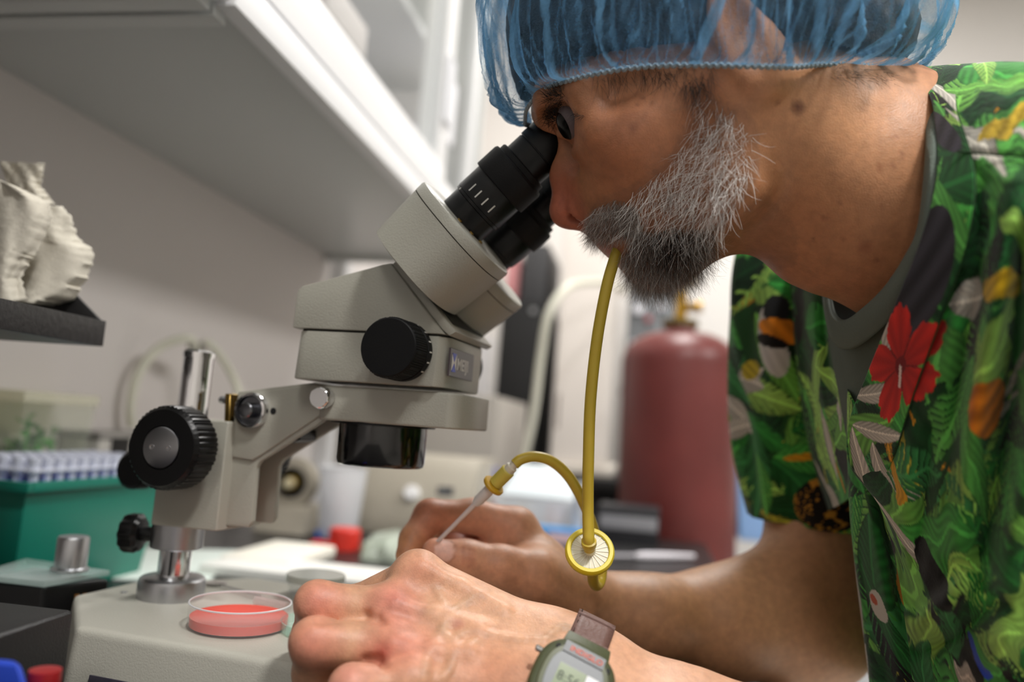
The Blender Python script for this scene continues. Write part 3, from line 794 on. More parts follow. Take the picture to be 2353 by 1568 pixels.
# red cap and tape
rc2 = onz(790, 1262, BZ)
o = lathe('bottle_cap', [(0, 0), (.021, 0), (.021, .026), (.019, .028), (0, .028)], rc2, Z_, mat('bright_red_plastic', '#d8372c', .4), None, 40, rfun=lambda th, i: 1 + (.02 * cos(30 * th) if i in (1, 2) else 0))
tag(o, 'bright red screw cap in front of the beaker', 'cap')
q = onz(745, 1262, BZ)
o = box('red_clip', (q[0] - .018, q[1] - .012, BZ), (q[0] + .015, q[1] + .012, BZ + .010), mat('red_plastic_dull', '#cf3a2b', .5), None, .002); tag(o, 'flat red plastic piece beside the red screw cap', 'plastic piece')
q = onz(722, 1240, BZ)
o = lathe('blue_cap', [(0, 0), (.012, 0), (.012, .008), (.010, .009), (0, .009)], q + V(0, .03, 0), Z_, mat('blue_plastic', '#2f6fd0', .4), None, 28); tag(o, 'small blue cap lying left of the beaker', 'cap')
# beige balance with a sloping front panel
bl = thing('bench_balance', 'beige instrument with sloping front, white knob and small display', 'instrument', (-.32, 1.3, BZ))
x0 = -.465; x1_ = -.265
prof = [(1.24, BZ), (1.24, BZ + .03), (1.275, BZ + .105), (1.30, BZ + .125), (1.42, BZ + .125), (1.42, BZ)]
prism('case', [V(x0, y, z) for y, z in prof], (x1_ - x0, 0, 0), M_BEIGE, bl, .003, 2)
nrm_p = nrm(V(0, -.075, .035))
def onpanel(x, f): return V(x, 1.24 + .035 * f, BZ + .03 + .075 * f)
lathe('dial_knob', [(0, .012), (.010, .012), (.012, .010), (.013, 0)], onpanel(-.365, .45), nrm_p, M_WHITE, bl, 28)
pd = onpanel(-.325, .5)
bm = bmesh.new(); box_bm(bm, pd, (.026, 0, 0), V(0, .035, .075) * .16, nrm_p * .001); bm_done('display', bm, mat('lcd_dark', '#30343c', .3), bl)
text_mesh('display_digits', '0.01', .009, .0002, pd + nrm_p * .0012 + V(.003, 0, .003), V(1, 0, 0), V(0, .035, .075), mat('digit_grey', '#8b8f94', .5), bl)
adopt(bl)
# large beige cabinet-like machine further back
bb = thing('freezer_unit', 'large beige grey machine behind the balance', 'machine', (-.4, 1.75, 0))
box('case', (-.653, 1.60, 0), (-.30, 2.0, 1.13), mat('machine_grey', '#a9a39b', .5), bb, .006)
box('front_seam', (-.652, 1.5985, .78), (-.302, 1.5995, .783), M_BLACKM, bb, 0)
adopt(bb)
# white cup and papers, white tray
o = box('white_tray', onz(455, 1322, BZ) * V(1, 1, 0) + V(0, 0, BZ + .0008), onz(455, 1322, BZ) * V(1, 1, 0) + V(.20, .085, BZ + .012), M_PAPER, None, .002); tag(o, 'flat white tray behind the base', 'tray')
# folded cling film / bag
def bag(name, label, c, sx, sy, sz, m_, seed, cat='bag'):
    r = np.random.default_rng(seed); n, k = 40, 24
    vs = []; fs = []
    ph = r.uniform(0, 6, 8)
    for i in range(k + 1):
        th = pi / 2 * i / k
        for j in range(n):
            a = 2 * pi * j / n
            rr = 1 + .10 * sin(3 * a + ph[0]) + .07 * sin(7 * a + 3 * th + ph[1]) + .04 * sin(13 * a - 5 * th + ph[2])
            zz = sin(th) * (1 + .12 * sin(4 * a + ph[3]) * cos(th))
            vs.append(V(c[0] + sx * cos(a) * cos(th) ** .7 * rr, c[1] + sy * sin(a) * cos(th) ** .7 * rr, c[2] + sz * zz))
    for i in range(k):
        for j in range(n):
            fs.append((i * n + j, i * n + (j + 1) % n, (i + 1) * n + (j + 1) % n, (i + 1) * n + j))
    return tag(mesh(name, vs, fs, m_, None, 40), label, cat)
bag('plastic_bag', 'crumpled translucent green-tinted plastic bag behind the hands', onz(905, 1275, BZ), .045, .06, .03, glassy('green_haze', (.78, .86, .74, 1), .5, .2), 11)
o = lathe('yellow_cap', [(0, 0), (.007, 0), (.007, .008), (.006, .009), (0, .009)], onz(942, 1215, BZ) + V(0, 0, 0.0), Z_, mat('yellow_green', '#c3c93f', .4), None, 20); tag(o, 'small yellow green cap beside the beige instrument', 'cap')
# white-blue plastic box with bottles in it
wb = thing('tip_box', 'translucent white box of small vials on the bench', 'box', onz(1245, 1205, BZ))
cq = onz(1240, 1225, BZ)
bm = bmesh.new(); rim_box(bm, V(cq[0] - .08, cq[1] - .03, BZ), V(cq[0] + .075, cq[1] + .10, BZ + .06), .002, .004)
bm_done('tub', bm, M_FROST, wb)
prism('open_lid', [V(cq[0] - .08, cq[1] + .02, BZ + .061), V(cq[0] + .075, cq[1] + .02, BZ + .061), V(cq[0] + .02, cq[1] + .09, BZ + .115), V(cq[0] - .06, cq[1] + .09, BZ + .115)], (0, .002, .002), glassy('lid_haze', (.86, .92, .95, 1), .35, .3), wb)
adopt(wb)
for k, (dx, dy, col) in enumerate(((-.05, .0, '#8fb0bb'), (-.02, .0, '#d7d3cc'), (.015, .0, '#b5634f'), (.03, .02, '#e2c9cf'), (-.04, .03, '#c6b793'), (.05, .03, '#dedede'))):
    o = lathe('vial', [(0, 0), (.009, 0), (.009, .03), (.006, .034), (.006, .036), (.0075, .036), (.0075, .046), (0, .046)], V(cq[0] + dx, cq[1] + dy, BZ + .0025), Z_, mat('vial_' + col[1:], col, .35), None, 20)
    tag(o, ['pale blue', 'off white', 'rust red', 'pale pink', 'tan', 'light grey'][k] + ' vial in the translucent box', 'vial', 'vials in the translucent box')
o_ = thing('glove_box', 'bright blue card box with pink and white label', 'box', onz(1250, 1240, BZ))
ca = onz(1195, 1242, BZ)
box('carton', (ca[0], ca[1], BZ), (ca[0] + .10, ca[1] + .035, BZ + .024), mat('sky_blue_card', '#3f93d6', .5), o_, .001)
box('printed_label', (ca[0] + .045, ca[1] - .0012, BZ + .002), (ca[0] + .095, ca[1] - .0002, BZ + .018), mat('pink_label', '#e3c4cb', .6), o_, 0)
adopt(o_)
# bottle with blue cap and red label
bt = thing('reagent_bottle', 'white bottle with blue cap and red label', 'bottle', onz(1110, 1190, BZ))
cbt = onz(1108, 1205, BZ)
lathe('bottle_body', [(0, 0), (.022, 0), (.023, .002), (.023, .06), (.018, .072), (.012, .076), (.012, .082)], cbt, Z_, mat('bottle_white', '#d5cdd0', .4), bt, 36)
lathe('bottle_label', [(.0234, .008), (.0234, .04)], cbt, Z_, mat('label_red', '#c22a33', .5), bt, 36)
lathe('bottle_cap', [(.0205, .074), (.0205, .104), (.019, .106), (0, .106)], cbt, Z_, mat('cap_violet_blue', '#4a4fa6', .45), bt, 36)
adopt(bt)
lo_, hi_ = pboxw(1036, 1060, 1066, 1200, 1.40, .02)
lo_[2] = BZ
o = box('red_folder', lo_, hi_, mat('folder_red', '#dc4252', .5), None, .001); tag(o, 'narrow red folder standing behind the bottle', 'folder')
lo_, hi_ = pboxw(1318, 1085, 1342, 1210, 1.35, .02); lo_[2] = BZ
o = lathe('upright_tube', [(0, 0), (.0085, 0), (.009, .085), (.0095, .086), (.0095, .098), (0, .1)], V((lo_[0] + hi_[0]) / 2, 1.36, BZ), Z_, mat('tube_grey_white', '#cfcfd2', .4), None, 24); tag(o, 'white capped tube standing at the right of the translucent box', 'tube')
# graduated pipette lying across the bench end
pa = onz(1225, 1277, BZ + .006); pb = onz(1600, 1279, BZ + .006)
pp = thing('serological_pipette', 'long clear pipette lying towards the red gas cylinder', 'pipette', (pa + pb) / 2)
dirp = nrm(pb - pa); Lp = np.linalg.norm(pb - pa)
lathe('barrel', [(0, 0), (.003, 0), (.003, Lp * .6), (.0, Lp * .6)], pa, dirp, mat('pipette_grey', '#a9a6ac', .25), pp, 14)
lathe('handle', [(0, Lp * .6), (.004, Lp * .605), (.006, Lp * .66), (.0055, Lp * .8), (.0035, Lp * .98), (0, Lp)], pa, dirp, mat('pipette_white', '#d9d5dc', .3), pp, 18)
adopt(pp)
# grey shelf edge in the gap
o = thing('sample_drawer', 'low grey metal drawer unit at the end of the bench', 'drawer unit', (-.02, 1.45, BZ))
box('case', (-.075, 1.42, BZ), (.03, 1.51, BZ + .06), mat('drawer_dark', '#26262a', .5), o, .002)
box('drawer_front', (-.072, 1.417, BZ + .022), (.027, 1.4195, BZ + .045), mat('drawer_grey', '#8f8f94', .4), o, .001)
adopt(o)

# ------------------------------------------------------------------ far side of the room
fbn = thing('far_bench', 'black topped bench along the far wall', 'bench', (-.2, 2.4, 0))
box('worktop', (-.50, 2.02, .93), (.215, 2.745, .96), M_BENCH, fbn, .003)
box('cupboard', (-.49, 2.06, .1), (.21, 2.745, .93), M_BLACKM, fbn, .002)
box('plinth', (-.49, 2.10, 0), (.21, 2.72, .099), M_BLACK, fbn, 0)
adopt(fbn)
# black monitor on a stand
mn = thing('computer_tower', 'tall black equipment tower on the far bench', 'tower', (-.15, 2.2, .96))
lo_, hi_ = pboxw(1128, 690, 1252, 1020, 2.10, .4); lo_[2] = .9602
box('case', lo_, hi_, M_BLACKM, mn, .006)
lo2, hi2 = pboxw(1195, 560, 1262, 688, 2.14, .3); lo2[2] = hi_[2] + .0005
box('upper_case', lo2, hi2, mat('dark_grey_plastic', '#3b3b3d', .5), mn, .006)
lathe('power_button', [(0, .002), (.007, .002), (.008, 0)], V(hi_[0] - .03, 2.0995, hi_[2] - .03), V(0, -1, 0), M_SILVER, mn, 20)
adopt(mn)
lo_, hi_ = pboxw(1040, 775, 1132, 1005, 2.06, .02)
o = thing('display_panel', 'pale grey panel screen on a foot left of the black tower', 'monitor', ((lo_[0] + hi_[0]) / 2, 2.07, .96))
box('screen_back', (lo_[0], 2.06, lo_[2]), (hi_[0] , 2.08, hi_[2]), mat('panel_grey', '#b9b7b8', .5), o, .006)
box('stand', ((lo_[0] + hi_[0]) / 2 - .02, 2.0805, .9602), ((lo_[0] + hi_[0]) / 2 + .02, 2.10, lo_[2] + .1), M_WHITE, o, .002)
box('stand_foot', ((lo_[0] + hi_[0]) / 2 - .05, 2.045, .9602), ((lo_[0] + hi_[0]) / 2 + .03, 2.08, .968), M_WHITE, o, .002)
adopt(o)
lo_, hi_ = pboxw(1158, 590, 1196, 688, 2.16, .1)
lo_[2] = pboxw(1128, 690, 1252, 1020, 2.10, .4)[1][2] + .0005
o = box('pink_carton', lo_, hi_, mat('pink_card', '#c98a8c', .6), None, .003); tag(o, 'dull pink carton on top of the black tower', 'box')
# white machine
wm = thing('white_analyser', 'tall white laboratory machine with a dark vertical slot', 'machine', (0, 2.3, .96))
lo_, hi_ = pboxw(1262, 470, 1428, 1040, 2.12, .32); lo_[2] = .985
box('case', lo_, hi_, mat('warm_white_plastic', '#e4ddd6', .45), wm, .01, 3)
box('foot_plinth', (lo_[0] - .015, 2.10, .9602), (hi_[0] + .02, 2.45, .9845), mat('warm_white_plinth', '#d9d2c8', .45), wm, .006, 3)
l3, h3 = pboxw(1277, 905, 1287, 985, 2.1185, .001)
box('slot', l3, h3, mat('slot_brown', '#6e625c', .6), wm, 0)
adopt(wm)
# grey gas panel on the far wall
gp_ = thing('gas_manifold', 'grey metal gas manifold with gauges behind the cylinder', 'gas panel', (.1, 2.6, 1.0))
lo_, hi_ = pboxw(1425, 625, 1560, 1010, 2.50, .1); 
box('plate', (lo_[0], 2.50, .9602), (hi_[0], 2.56, hi_[2]), mat('panel_steel', '#6d7073', .45, .4), gp_, .004)
for (px, py, r, col, mt) in ((1468, 712, .016, '#d9d9df', 0), (1520, 706, .013, '#cfcfd6', 0), (1430, 668, .012, '#b04038', 0), (1490, 735, .010, '#99363a', 0), (1455, 790, .009, '#dddde0', 0), (1440, 900, .02, '#2e3136', 0)):
    p = ony(px, py, 2.4995)
    lathe('gauge', [(0, .02), (r * .9, .02), (r, .018), (r, 0)], p, V(0, -1, 0), mat('gauge_' + col[1:], col, .4), gp_, 24)
adopt(gp_)
# gas cylinder
gc = thing('gas_cylinder', 'dull red gas cylinder with a brass valve standing on the floor', 'gas cylinder', (0.067, 1.66, 0))
gx, gy, gr = .062, 1.663, .1165
dc = pj(V(gx, gy, 1.1))
zsh = C(1565, 835, dc[2])[2]; zne = C(1565, 748, dc[2])[2]
lean = V(-.028, 0, 1)
M_CYL = mat('cylinder_red', '#70322f', 0.38, var=.3, vscale=7, bump=.05, bscale=60)
prof = [(0, 0), (gr * .93, 0), (gr, .02), (gr, zsh)]
for k in range(1, 10):
    a = k / 9 * pi / 2
    prof.append((gr - (gr - .033) * (1 - cos(a)), zsh + (zne - .012 - zsh) * sin(a)))
prof += [(.031, zne), (0, zne)]
cyl = lathe('vessel', prof, V(gx + .028 * 1.1, gy, 0), lean, M_CYL, gc, 72, 30)
top_ = V(gx + .028 * 1.1, gy, 0) + nrm(lean) * zne
lathe('neck_ring', [(0, 0), (.036, 0), (.037, .004), (.036, .014), (.020, .015), (0, .016)], top_, lean, mat('neck_iron', '#6b5a34', .5, .5), gc, 36)
M_BRASS = mat('brass', '#c49a3c', .28, .9)
lathe('valve_body', [(0, .012), (.013, .012), (.013, .03), (.011, .032), (.011, .055), (.014, .057), (.014, .07), (.009, .072), (.007, .09), (0, .09)], top_, lean, M_BRASS, gc, 28)
lathe('valve_outlet', [(0, 0), (.010, 0), (.010, .03), (.012, .031), (.012, .042), (0, .042)], top_ + V(0, 0, .042), V(1, -.2, 0), M_BRASS, gc, 24)
lathe('handwheel', [(.016, 0), (.03, .002), (.033, .006), (.03, .010), (.016, .012), (0, .012)], top_ + V(-.002, 0, .088), Z_, mat('handwheel_brass', '#b08a3a', .4, .7), gc, 40, rfun=lambda th, i: 1 + (.08 * cos(6 * th) if 1 <= i <= 3 else 0))
adopt(gc)
# cart with a pale blue bin
ct = thing('lab_cart', 'white cart with dark rimmed top beside the gas cylinder', 'cart', (.75, 2.2, 0))
box('cart_top', (.36, 2.0, .80), (1.3, 2.45, .835), mat('cart_rim', '#3b3d40', .5), ct, .004)
box('cart_body', (.38, 2.02, .08), (1.28, 2.43, .799), mat('cart_grey', '#b9bbbe', .5), ct, .004)
for (x, y) in ((.42, 2.06), (1.24, 2.06), (.42, 2.39), (1.24, 2.39)):
    lathe('caster', [(0, -.012), (.03, -.012), (.038, -.006), (.038, .006), (.03, .012), (0, .012)], V(x, y, .039), V(1, 0, 0), M_BLACKM, ct, 20)
adopt(ct)
bb2 = thing('storage_bin', 'pale blue plastic bin with lid on the cart', 'bin', (.5, 2.1, .836))
lo_, hi_ = pboxw(1690, 1068, 1800, 1222, 2.06, .3); lo_[2] = .8355
M_PB = mat('pale_blue_plastic', '#8fb4e6', .4, sss=.1)
bm = bmesh.new(); frust_bm(bm, [V(lo_[0] + .01, 2.07, lo_[2]), V(hi_[0] - .01, 2.07, lo_[2]), V(hi_[0] - .01, 2.33, lo_[2]), V(lo_[0] + .01, 2.33, lo_[2])], [V(lo_[0], 2.06, hi_[2] - .03), V(hi_[0], 2.06, hi_[2] - .03), V(hi_[0], 2.34, hi_[2] - .03), V(lo_[0], 2.34, hi_[2] - .03)])
bm_done('tub', bm, M_PB, bb2, 35, .006, 3)
box('lid', (lo_[0] - .006, 2.052, hi_[2] - .0295), (hi_[0] + .006, 2.348, hi_[2]), mat('mid_blue_plastic', '#6f9fe0', .4), bb2, .006, 3)
adopt(bb2)
struct(box('trim_2', (.25, 2.735, .985), (3.0, 2.75, .995), mat('trim_grey', '#8e8f92', .6), bevel=0))
# hoses
M_HOSE = glassy('milky_hose', (.86, .85, .74, 1), .25, .3)
o = tube('clear_hose', [C(1195, 1090, 1.62), C(1225, 960, 1.62), C(1243, 820, 1.62), C(1262, 720, 1.62), C(1305, 660, 1.66), C(1360, 648, 1.75), C(1405, 655, 1.9), C(1440, 668, 2.2)], .0085, M_HOSE, None, 14)
tag(o, 'thick milky hose looping up in front of the white machine', 'hose')
o = tube('thin_hose', [C(302, 980, 1.0), C(300, 930, .995), C(318, 860, 1.0), C(365, 800, 1.02), C(430, 778, 1.04), C(452, 800, 1.06)], .006, M_HOSE, None, 12)
tag(o, 'thin yellowish hose arching against the wall', 'hose')
o = tube('thin_hose', [C(455, 800, 1.07), C(480, 790, 1.08), C(515, 830, 1.09), C(545, 890, 1.1), C(556, 950, 1.1)], .0055, M_HOSE, None, 12)
tag(o, 'thin yellowish hose dropping behind the bracket', 'hose')
lathe_ = lathe('hose_joint', [(0, -.006), (.007, -.006), (.0075, 0), (.007, .014), (0, .014)], C(447, 795, 1.065), V(1, 0, -.2), mat('joint_grey', '#8f8a84', .4), None, 16); tag(lathe_, 'small grey connector joining the two thin hoses', 'connector')
# ------------------------------------------------------------------ implicit-surface modelling kit (camera-aligned metres: x right, y down, d depth)
def cc(px, py, d): return V((px - CX) / F * d, (py - CY) / F * d, d)
def cw(P):
    P = np.atleast_2d(P)
    return CAM + np.outer(P[:, 0], RT) - np.outer(P[:, 1], UP) + np.outer(P[:, 2], FW)
def sub_rc(a, b, ra, rb):
    a, b = np.asarray(a, float), np.asarray(b, float); ab = b - a; L2 = ab @ ab + 1e-12
    def f(P):
        q = P - a
        t = np.clip(q @ ab / L2, 0, 1)
        return np.sqrt(((q - t[:, None] * ab) ** 2).sum(1)) - (ra + (rb - ra) * t)
    return f, (a + b) / 2, sqrt(L2) / 2 + max(ra, rb)
def sub_el(c, r, M=None):
    c = np.asarray(c, float); r = np.asarray(r, float); M = np.eye(3) if M is None else np.asarray(M, float)  # rows = axes
    def f(P):
        q = (P - c) @ M.T
        k0 = np.sqrt(((q / r) ** 2).sum(1)); k1 = np.sqrt(((q / r ** 2) ** 2).sum(1)) + 1e-9
        return k0 * (k0 - 1) / k1
    return f, c, r.max()
class SDF:
    def __init__(s, sym=None): s.P = []; s.sym = sym
    def rc(s, a, b, ra, rb, k=.008, op='u'): s.P.append((*sub_rc(a, b, ra, rb), k, op)); return s
    def chain(s, pts, rad, k=.008, op='u'):
        for i in range(len(pts) - 1): s.rc(pts[i], pts[i + 1], rad[i], rad[i + 1], k, op)
        return s
    def el(s, c, r, M=None, k=.008, op='u'): s.P.append((*sub_el(c, r, M), k, op)); return s
    def ev(s, Q, sel=None):
        if s.sym is not None: Q = s.sym(Q)
        D = np.full(len(Q), 9.0)
        for (f, c, r, k, op) in (s.P if sel is None else sel):
            g = f(Q)
            if op == 'u':
                h = np.clip(.5 + .5 * (D - g) / k, 0, 1)
                D = D * (1 - h) + g * h - k * h * (1 - h)
            else:
                h = np.clip(.5 - .5 * (D + g) / k, 0, 1)
                D = D * (1 - h) - g * h + k * h * (1 - h)
        return D
    def grad(s, Q, e=4e-4):
        g = np.stack([s.ev(Q + np.eye(3)[i] * e) - s.ev(Q - np.eye(3)[i] * e) for i in range(3)], 1)
        return g / (np.linalg.norm(g, axis=1)[:, None] + 1e-9)
    def march(s, o, v, t0, t1, n=90):
        """first hits of rays o + t v"""
        t = np.full(len(v), t0); 
        for _ in range(n):
            D = s.ev(o + v * t[:, None]); t = np.minimum(t + D * .85, t1)
        P = o + v * t[:, None]
        return P, np.abs(s.ev(P)) < 1.2e-3
    def mesh(s, lo, hi, h):
        lo = np.asarray(lo, float); hi = np.asarray(hi, float)
        n = np.ceil((hi - lo) / h).astype(int) + 1
        G = np.full(n, 1.0, np.float32)
        Bk = 20
        for i in range(0, n[0], Bk):
            for j in range(0, n[1], Bk):
                for k in range(0, n[2], Bk):
                    m = np.minimum(np.array([i, j, k]) + Bk, n); ii = np.array([i, j, k])
                    c = lo + (ii + m - 1) / 2 * h; rad = np.linalg.norm((m - ii) * h) / 2
                    cs = s.sym(c[None])[0] if s.sym is not None else c
                    D0 = s.ev(c[None])[0]
                    if D0 > rad * 1.3 + .02:
                        continue
                    if D0 < -rad * 1.3 - .03:
                        G[i:m[0], j:m[1], k:m[2]] = -1.0; continue
                    rr = rad if s.sym is None or abs(cs - c).max() < 1e-9 and cs[2] > rad else rad * 2
                    sel = [p for p in s.P if np.linalg.norm(p[1] - cs) < p[2] + rr + p[3] * 2 + .03]
                    if not sel: continue
                    X = np.stack(np.meshgrid(*[lo[a] + np.arange(ii[a], m[a]) * h for a in range(3)], indexing='ij'), -1).reshape(-1, 3)
                    G[i:m[0], j:m[1], k:m[2]] = s.ev(X, sel).reshape(m - ii)
        return surface_nets(G, lo, h)
def surface_nets(G, lo, h):
    n = np.array(G.shape)
    ins = G < 0
    c = np.zeros(n - 1, np.int8)
    offs = [(a, b, d) for a in (0, 1) for b in (0, 1) for d in (0, 1)]
    sl = lambda o: tuple(slice(o[k], n[k] - 1 + o[k]) for k in range(3))
    for o in offs: c += ins[sl(o)]
    act = np.argwhere((c > 0) & (c < 8))
    idx = -np.ones(n - 1, np.int64); idx[tuple(act.T)] = np.arange(len(act))
    acc = np.zeros((len(act), 3)); cnt = np.zeros(len(act))
    for a in offs:
        for ax in range(3):
            if a[ax]: continue
            b = list(a); b[ax] = 1
            va = G[tuple((act + a).T)]; vb = G[tuple((act + b).T)]
            m = (va < 0) != (vb < 0)
            t = np.where(m, va / np.where(m, va - vb, 1), 0)
            p = np.tile(np.array(a, float), (len(act), 1)); p[:, ax] += t
            acc[m] += p[m]; cnt[m] += 1
    Vt = lo + (act + acc / cnt[:, None]) * h
    quads = []
    for ax in range(3):
        u, v = (ax + 1) % 3, (ax + 2) % 3
        s0 = [slice(None)] * 3; s1 = [slice(None)] * 3
        s0[ax] = slice(0, n[ax] - 1); s1[ax] = slice(1, n[ax])
        A, Bv = ins[tuple(s0)], ins[tuple(s1)]
        E = np.argwhere(A != Bv)
        E = E[(E[:, u] > 0) & (E[:, v] > 0) & (E[:, u] < n[u] - 1) & (E[:, v] < n[v] - 1)]
        if not len(E): continue
        flip = A[tuple(E.T)]
        def at(du, dv):
            q = E.copy(); q[:, u] += du; q[:, v] += dv
            return idx[tuple(q.T)]
        q = np.stack([at(-1, -1), at(0, -1), at(0, 0), at(-1, 0)], 1)
        q[~flip] = q[~flip][:, ::-1]
        quads.append(q)
    Q = np.vstack(quads); Q = Q[(Q >= 0).all(1)]
    return Vt, Q
def settle(s, P, it=2):
    for _ in range(it):
        P = P - s.grad(P) * s.ev(P)[:, None] * .9
    return P
def fast_mesh(name, Vt, Q, m_, parent=None, cols=None):
    me = bpy.data.meshes.new(name)
    me.vertices.add(len(Vt)); me.vertices.foreach_set('co', np.asarray(Vt, np.float32).ravel())
    k = Q.shape[1]
    me.loops.add(Q.size); me.loops.foreach_set('vertex_index', Q.ravel().astype(np.int32))
    me.polygons.add(len(Q)); me.polygons.foreach_set('loop_start', (np.arange(len(Q)) * k).astype(np.int32))
    me.polygons.foreach_set('use_smooth', np.ones(len(Q), bool))
    me.update(calc_edges=True); me.validate()
    if cols is not None:
        at = me.color_attributes.new('tint', 'FLOAT_COLOR', 'POINT')
        at.data.foreach_set('color', np.hstack([cols, np.ones((len(cols), 1))]).astype(np.float32).ravel())
    return mk(name, me, m_, parent)
def attr_mat(name, rough=.5, bump=(), sss=0.0, spec=.4, sssc=.003, sheen=0.0, mott=0.0):
    """material whose colour is the 'tint' attribute, with fine procedural relief"""
    m = bpy.data.materials.new(name); m.use_nodes = True
    N = m.node_tree.nodes; Lk = m.node_tree.links; b = N['Principled BSDF']
    a = N.new('ShaderNodeAttribute'); a.attribute_name = 'tint'
    tc = N.new('ShaderNodeTexCoord')
    src = a.outputs['Color']
    if mott > 0:
        nz = N.new('ShaderNodeTexNoise'); nz.inputs['Scale'].default_value = 160; nz.inputs['Detail'].default_value = 6; nz.inputs['Roughness'].default_value = .65
        Lk.new(tc.outputs['Object'], nz.inputs['Vector'])
        mr = N.new('ShaderNodeMapRange'); mr.inputs[1].default_value = .3; mr.inputs[2].default_value = .7
        mr.inputs[3].default_value = 1 - mott; mr.inputs[4].default_value = 1 + mott
        Lk.new(nz.outputs['Fac'], mr.inputs[0])
        mx = N.new('ShaderNodeMix'); mx.data_type = 'RGBA'; mx.blend_type = 'MULTIPLY'; mx.inputs[0].default_value = 1
        Lk.new(a.outputs['Color'], mx.inputs[6]); Lk.new(mr.outputs[0], mx.inputs[7]); src = mx.outputs[2]
    Lk.new(src, b.inputs['Base Color'])
    b.inputs['Roughness'].default_value = rough; b.inputs['Specular IOR Level'].default_value = spec
    if sss: 
        b.inputs['Subsurface Weight'].default_value = sss; b.inputs['Subsurface Radius'].default_value = (1, .35, .18); b.inputs['Subsurface Scale'].default_value = sssc
    if sheen: b.inputs['Sheen Weight'].default_value = sheen
    prev = None
    for (kind, sc, st) in bump:
        if kind == 'voronoi':
            t = N.new('ShaderNodeTexVoronoi'); t.inputs['Scale'].default_value = sc; o = t.outputs['Distance']
        elif kind == 'wave':
            t = N.new('ShaderNodeTexWave'); t.inputs['Scale'].default_value = sc; o = t.outputs['Fac']
        else:
            t = N.new('ShaderNodeTexNoise'); t.inputs['Scale'].default_value = sc; t.inputs['Detail'].default_value = 4; o = t.outputs['Fac']
        Lk.new(tc.outputs['Object'], t.inputs['Vector'])
        bp = N.new('ShaderNodeBump'); bp.inputs['Strength'].default_value = st; bp.inputs['Distance'].default_value = .0006
        Lk.new(o, bp.inputs['Height'])
        if prev is not None: Lk.new(prev.outputs[0], bp.inputs['Normal'])
        prev = bp
    if prev is not None: Lk.new(prev.outputs[0], b.inputs['Normal'])
    return m
def lin(h): return np.array(srgb(h)[:3])
def inpoly(x, y, poly):
    poly = np.asarray(poly, float); r = np.zeros(len(x), bool); j = len(poly) - 1
    for i in range(len(poly)):
        xi, yi = poly[i]; xj, yj = poly[j]
        c = ((yi > y) != (yj > y)) & (x < (xj - xi) * (y - yi) / (yj - yi + 1e-12) + xi)
        r ^= c; j = i
    return r

# ------------------------------------------------------------------ the head, in its own frame (x back, y down, z towards the camera; symmetric in z)
HPSI = radians(7)
HO = cc(1450, 350, .468)
H1 = V(cos(HPSI), 0, -sin(HPSI)); H2 = V(0, 1, 0); H3 = V(-sin(HPSI), 0, -cos(HPSI))
HM = np.stack([H1, H2, H3])           # rows: head axes in camera coordinates
def hl2c(P): return np.atleast_2d(P) @ HM + HO
def c2hl(P): return (np.atleast_2d(P) - HO) @ HM.T
def hp(px, py, z=0.0):
    q = V((px - CX) / F, (py - CY) / F, 1)
    d = (z + HO @ H3) / (q @ H3)
    return c2hl(q * d)[0]
fd = nrm(V(-.874, .486, 0)); ud = nrm(V(-.486, -.874, 0)); zd = V(0, 0, 1)
FM = np.stack([fd, ud, zd])           # face axes: forward, up, lateral
def symz(Q):
    Q = Q.copy(); Q[:, 2] = np.abs(Q[:, 2]); return Q
hd = SDF(symz)
hd.el(hp(1578, 62), (.098, .090, .074), FM, .01)                          # cranium
hd.el(hp(1462, 390), (.036, .062, .046), FM, .022)                        # middle face
hd.el(hp(1570, 400), (.062, .052, .054), FM, .022)                        # jaw mass
hd.rc(hp(1428, 352, .036), hp(1462, 330, .046), .017, .0185, .014)         # cheekbone
hd.rc(hp(1462, 330, .046), hp(1640, 200, .060), .0175, .014, .016)         # arch
hd.el(hp(1456, 512), (.0165, .026, .026), FM, .014)                        # muzzle
hd.rc(hp(1522, 588, .0), hp(1522, 588, .012), .0165, .0155, .012)         # chin
hd.rc(hp(1522, 585, .010), hp(1675, 420, .048), .016, .017, .016)         # jaw body
hd.rc(hp(1675, 420, .048), hp(1680, 190, .060), .017, .015, .016)         # ramus
hd.chain([hp(1262, 262, .010), hp(1278, 226, .030), hp(1340, 205, .048)], [.009, .0095, .008], .012)   # brow ridge
hd.rc(hp(1340, 205, .049), hp(1375, 300, .052), .008, .009, .010)         # outer orbit rim
hd.chain([hp(1268, 300), hp(1296, 395), hp(1308, 470)], [.0068, .0075, .0098], .007)   # nose bridge
hd.el(hp(1312, 481), (.0128, .0112, .0112), FM, .005)                     # nose tip
hd.el(hp(1348, 472, .0128), (.0108, .0092, .0060), FM, .0035)              # wing
hd.rc(hp(1325, 500, 0), hp(1352, 508, 0), .0052, .006, .006)              # columella
hd.rc(hp(1335, 415, .004), hp(1410, 440, .026), .008, .011, .013)         # cheek to nose
hd.el(hp(1290, 292, .033), (.0195, .0120, .0140), FM, .008, 's')             # orbit
hd.el(hp(1330, 495, .0092), (.0072, .0040, .0042), FM, .0025, 's')
hd.rc(hp(1378, 440, .0165), hp(1384, 474, .0180), .0012, .0012, .004, 's')        # nostril
hd.el(hp(1296, 325, .026), (.013, .017, .012), FM, .008, 's')
hd.chain([hp(1284, 274, .021), hp(1314, 254, .034), hp(1350, 238, .044)], [.0034, .0050, .0050], .005)   # upper lid
hd.chain([hp(1290, 308, .020), hp(1318, 308, .031), hp(1346, 290, .042)], [.003, .0036, .0040], .005)   # lower lid
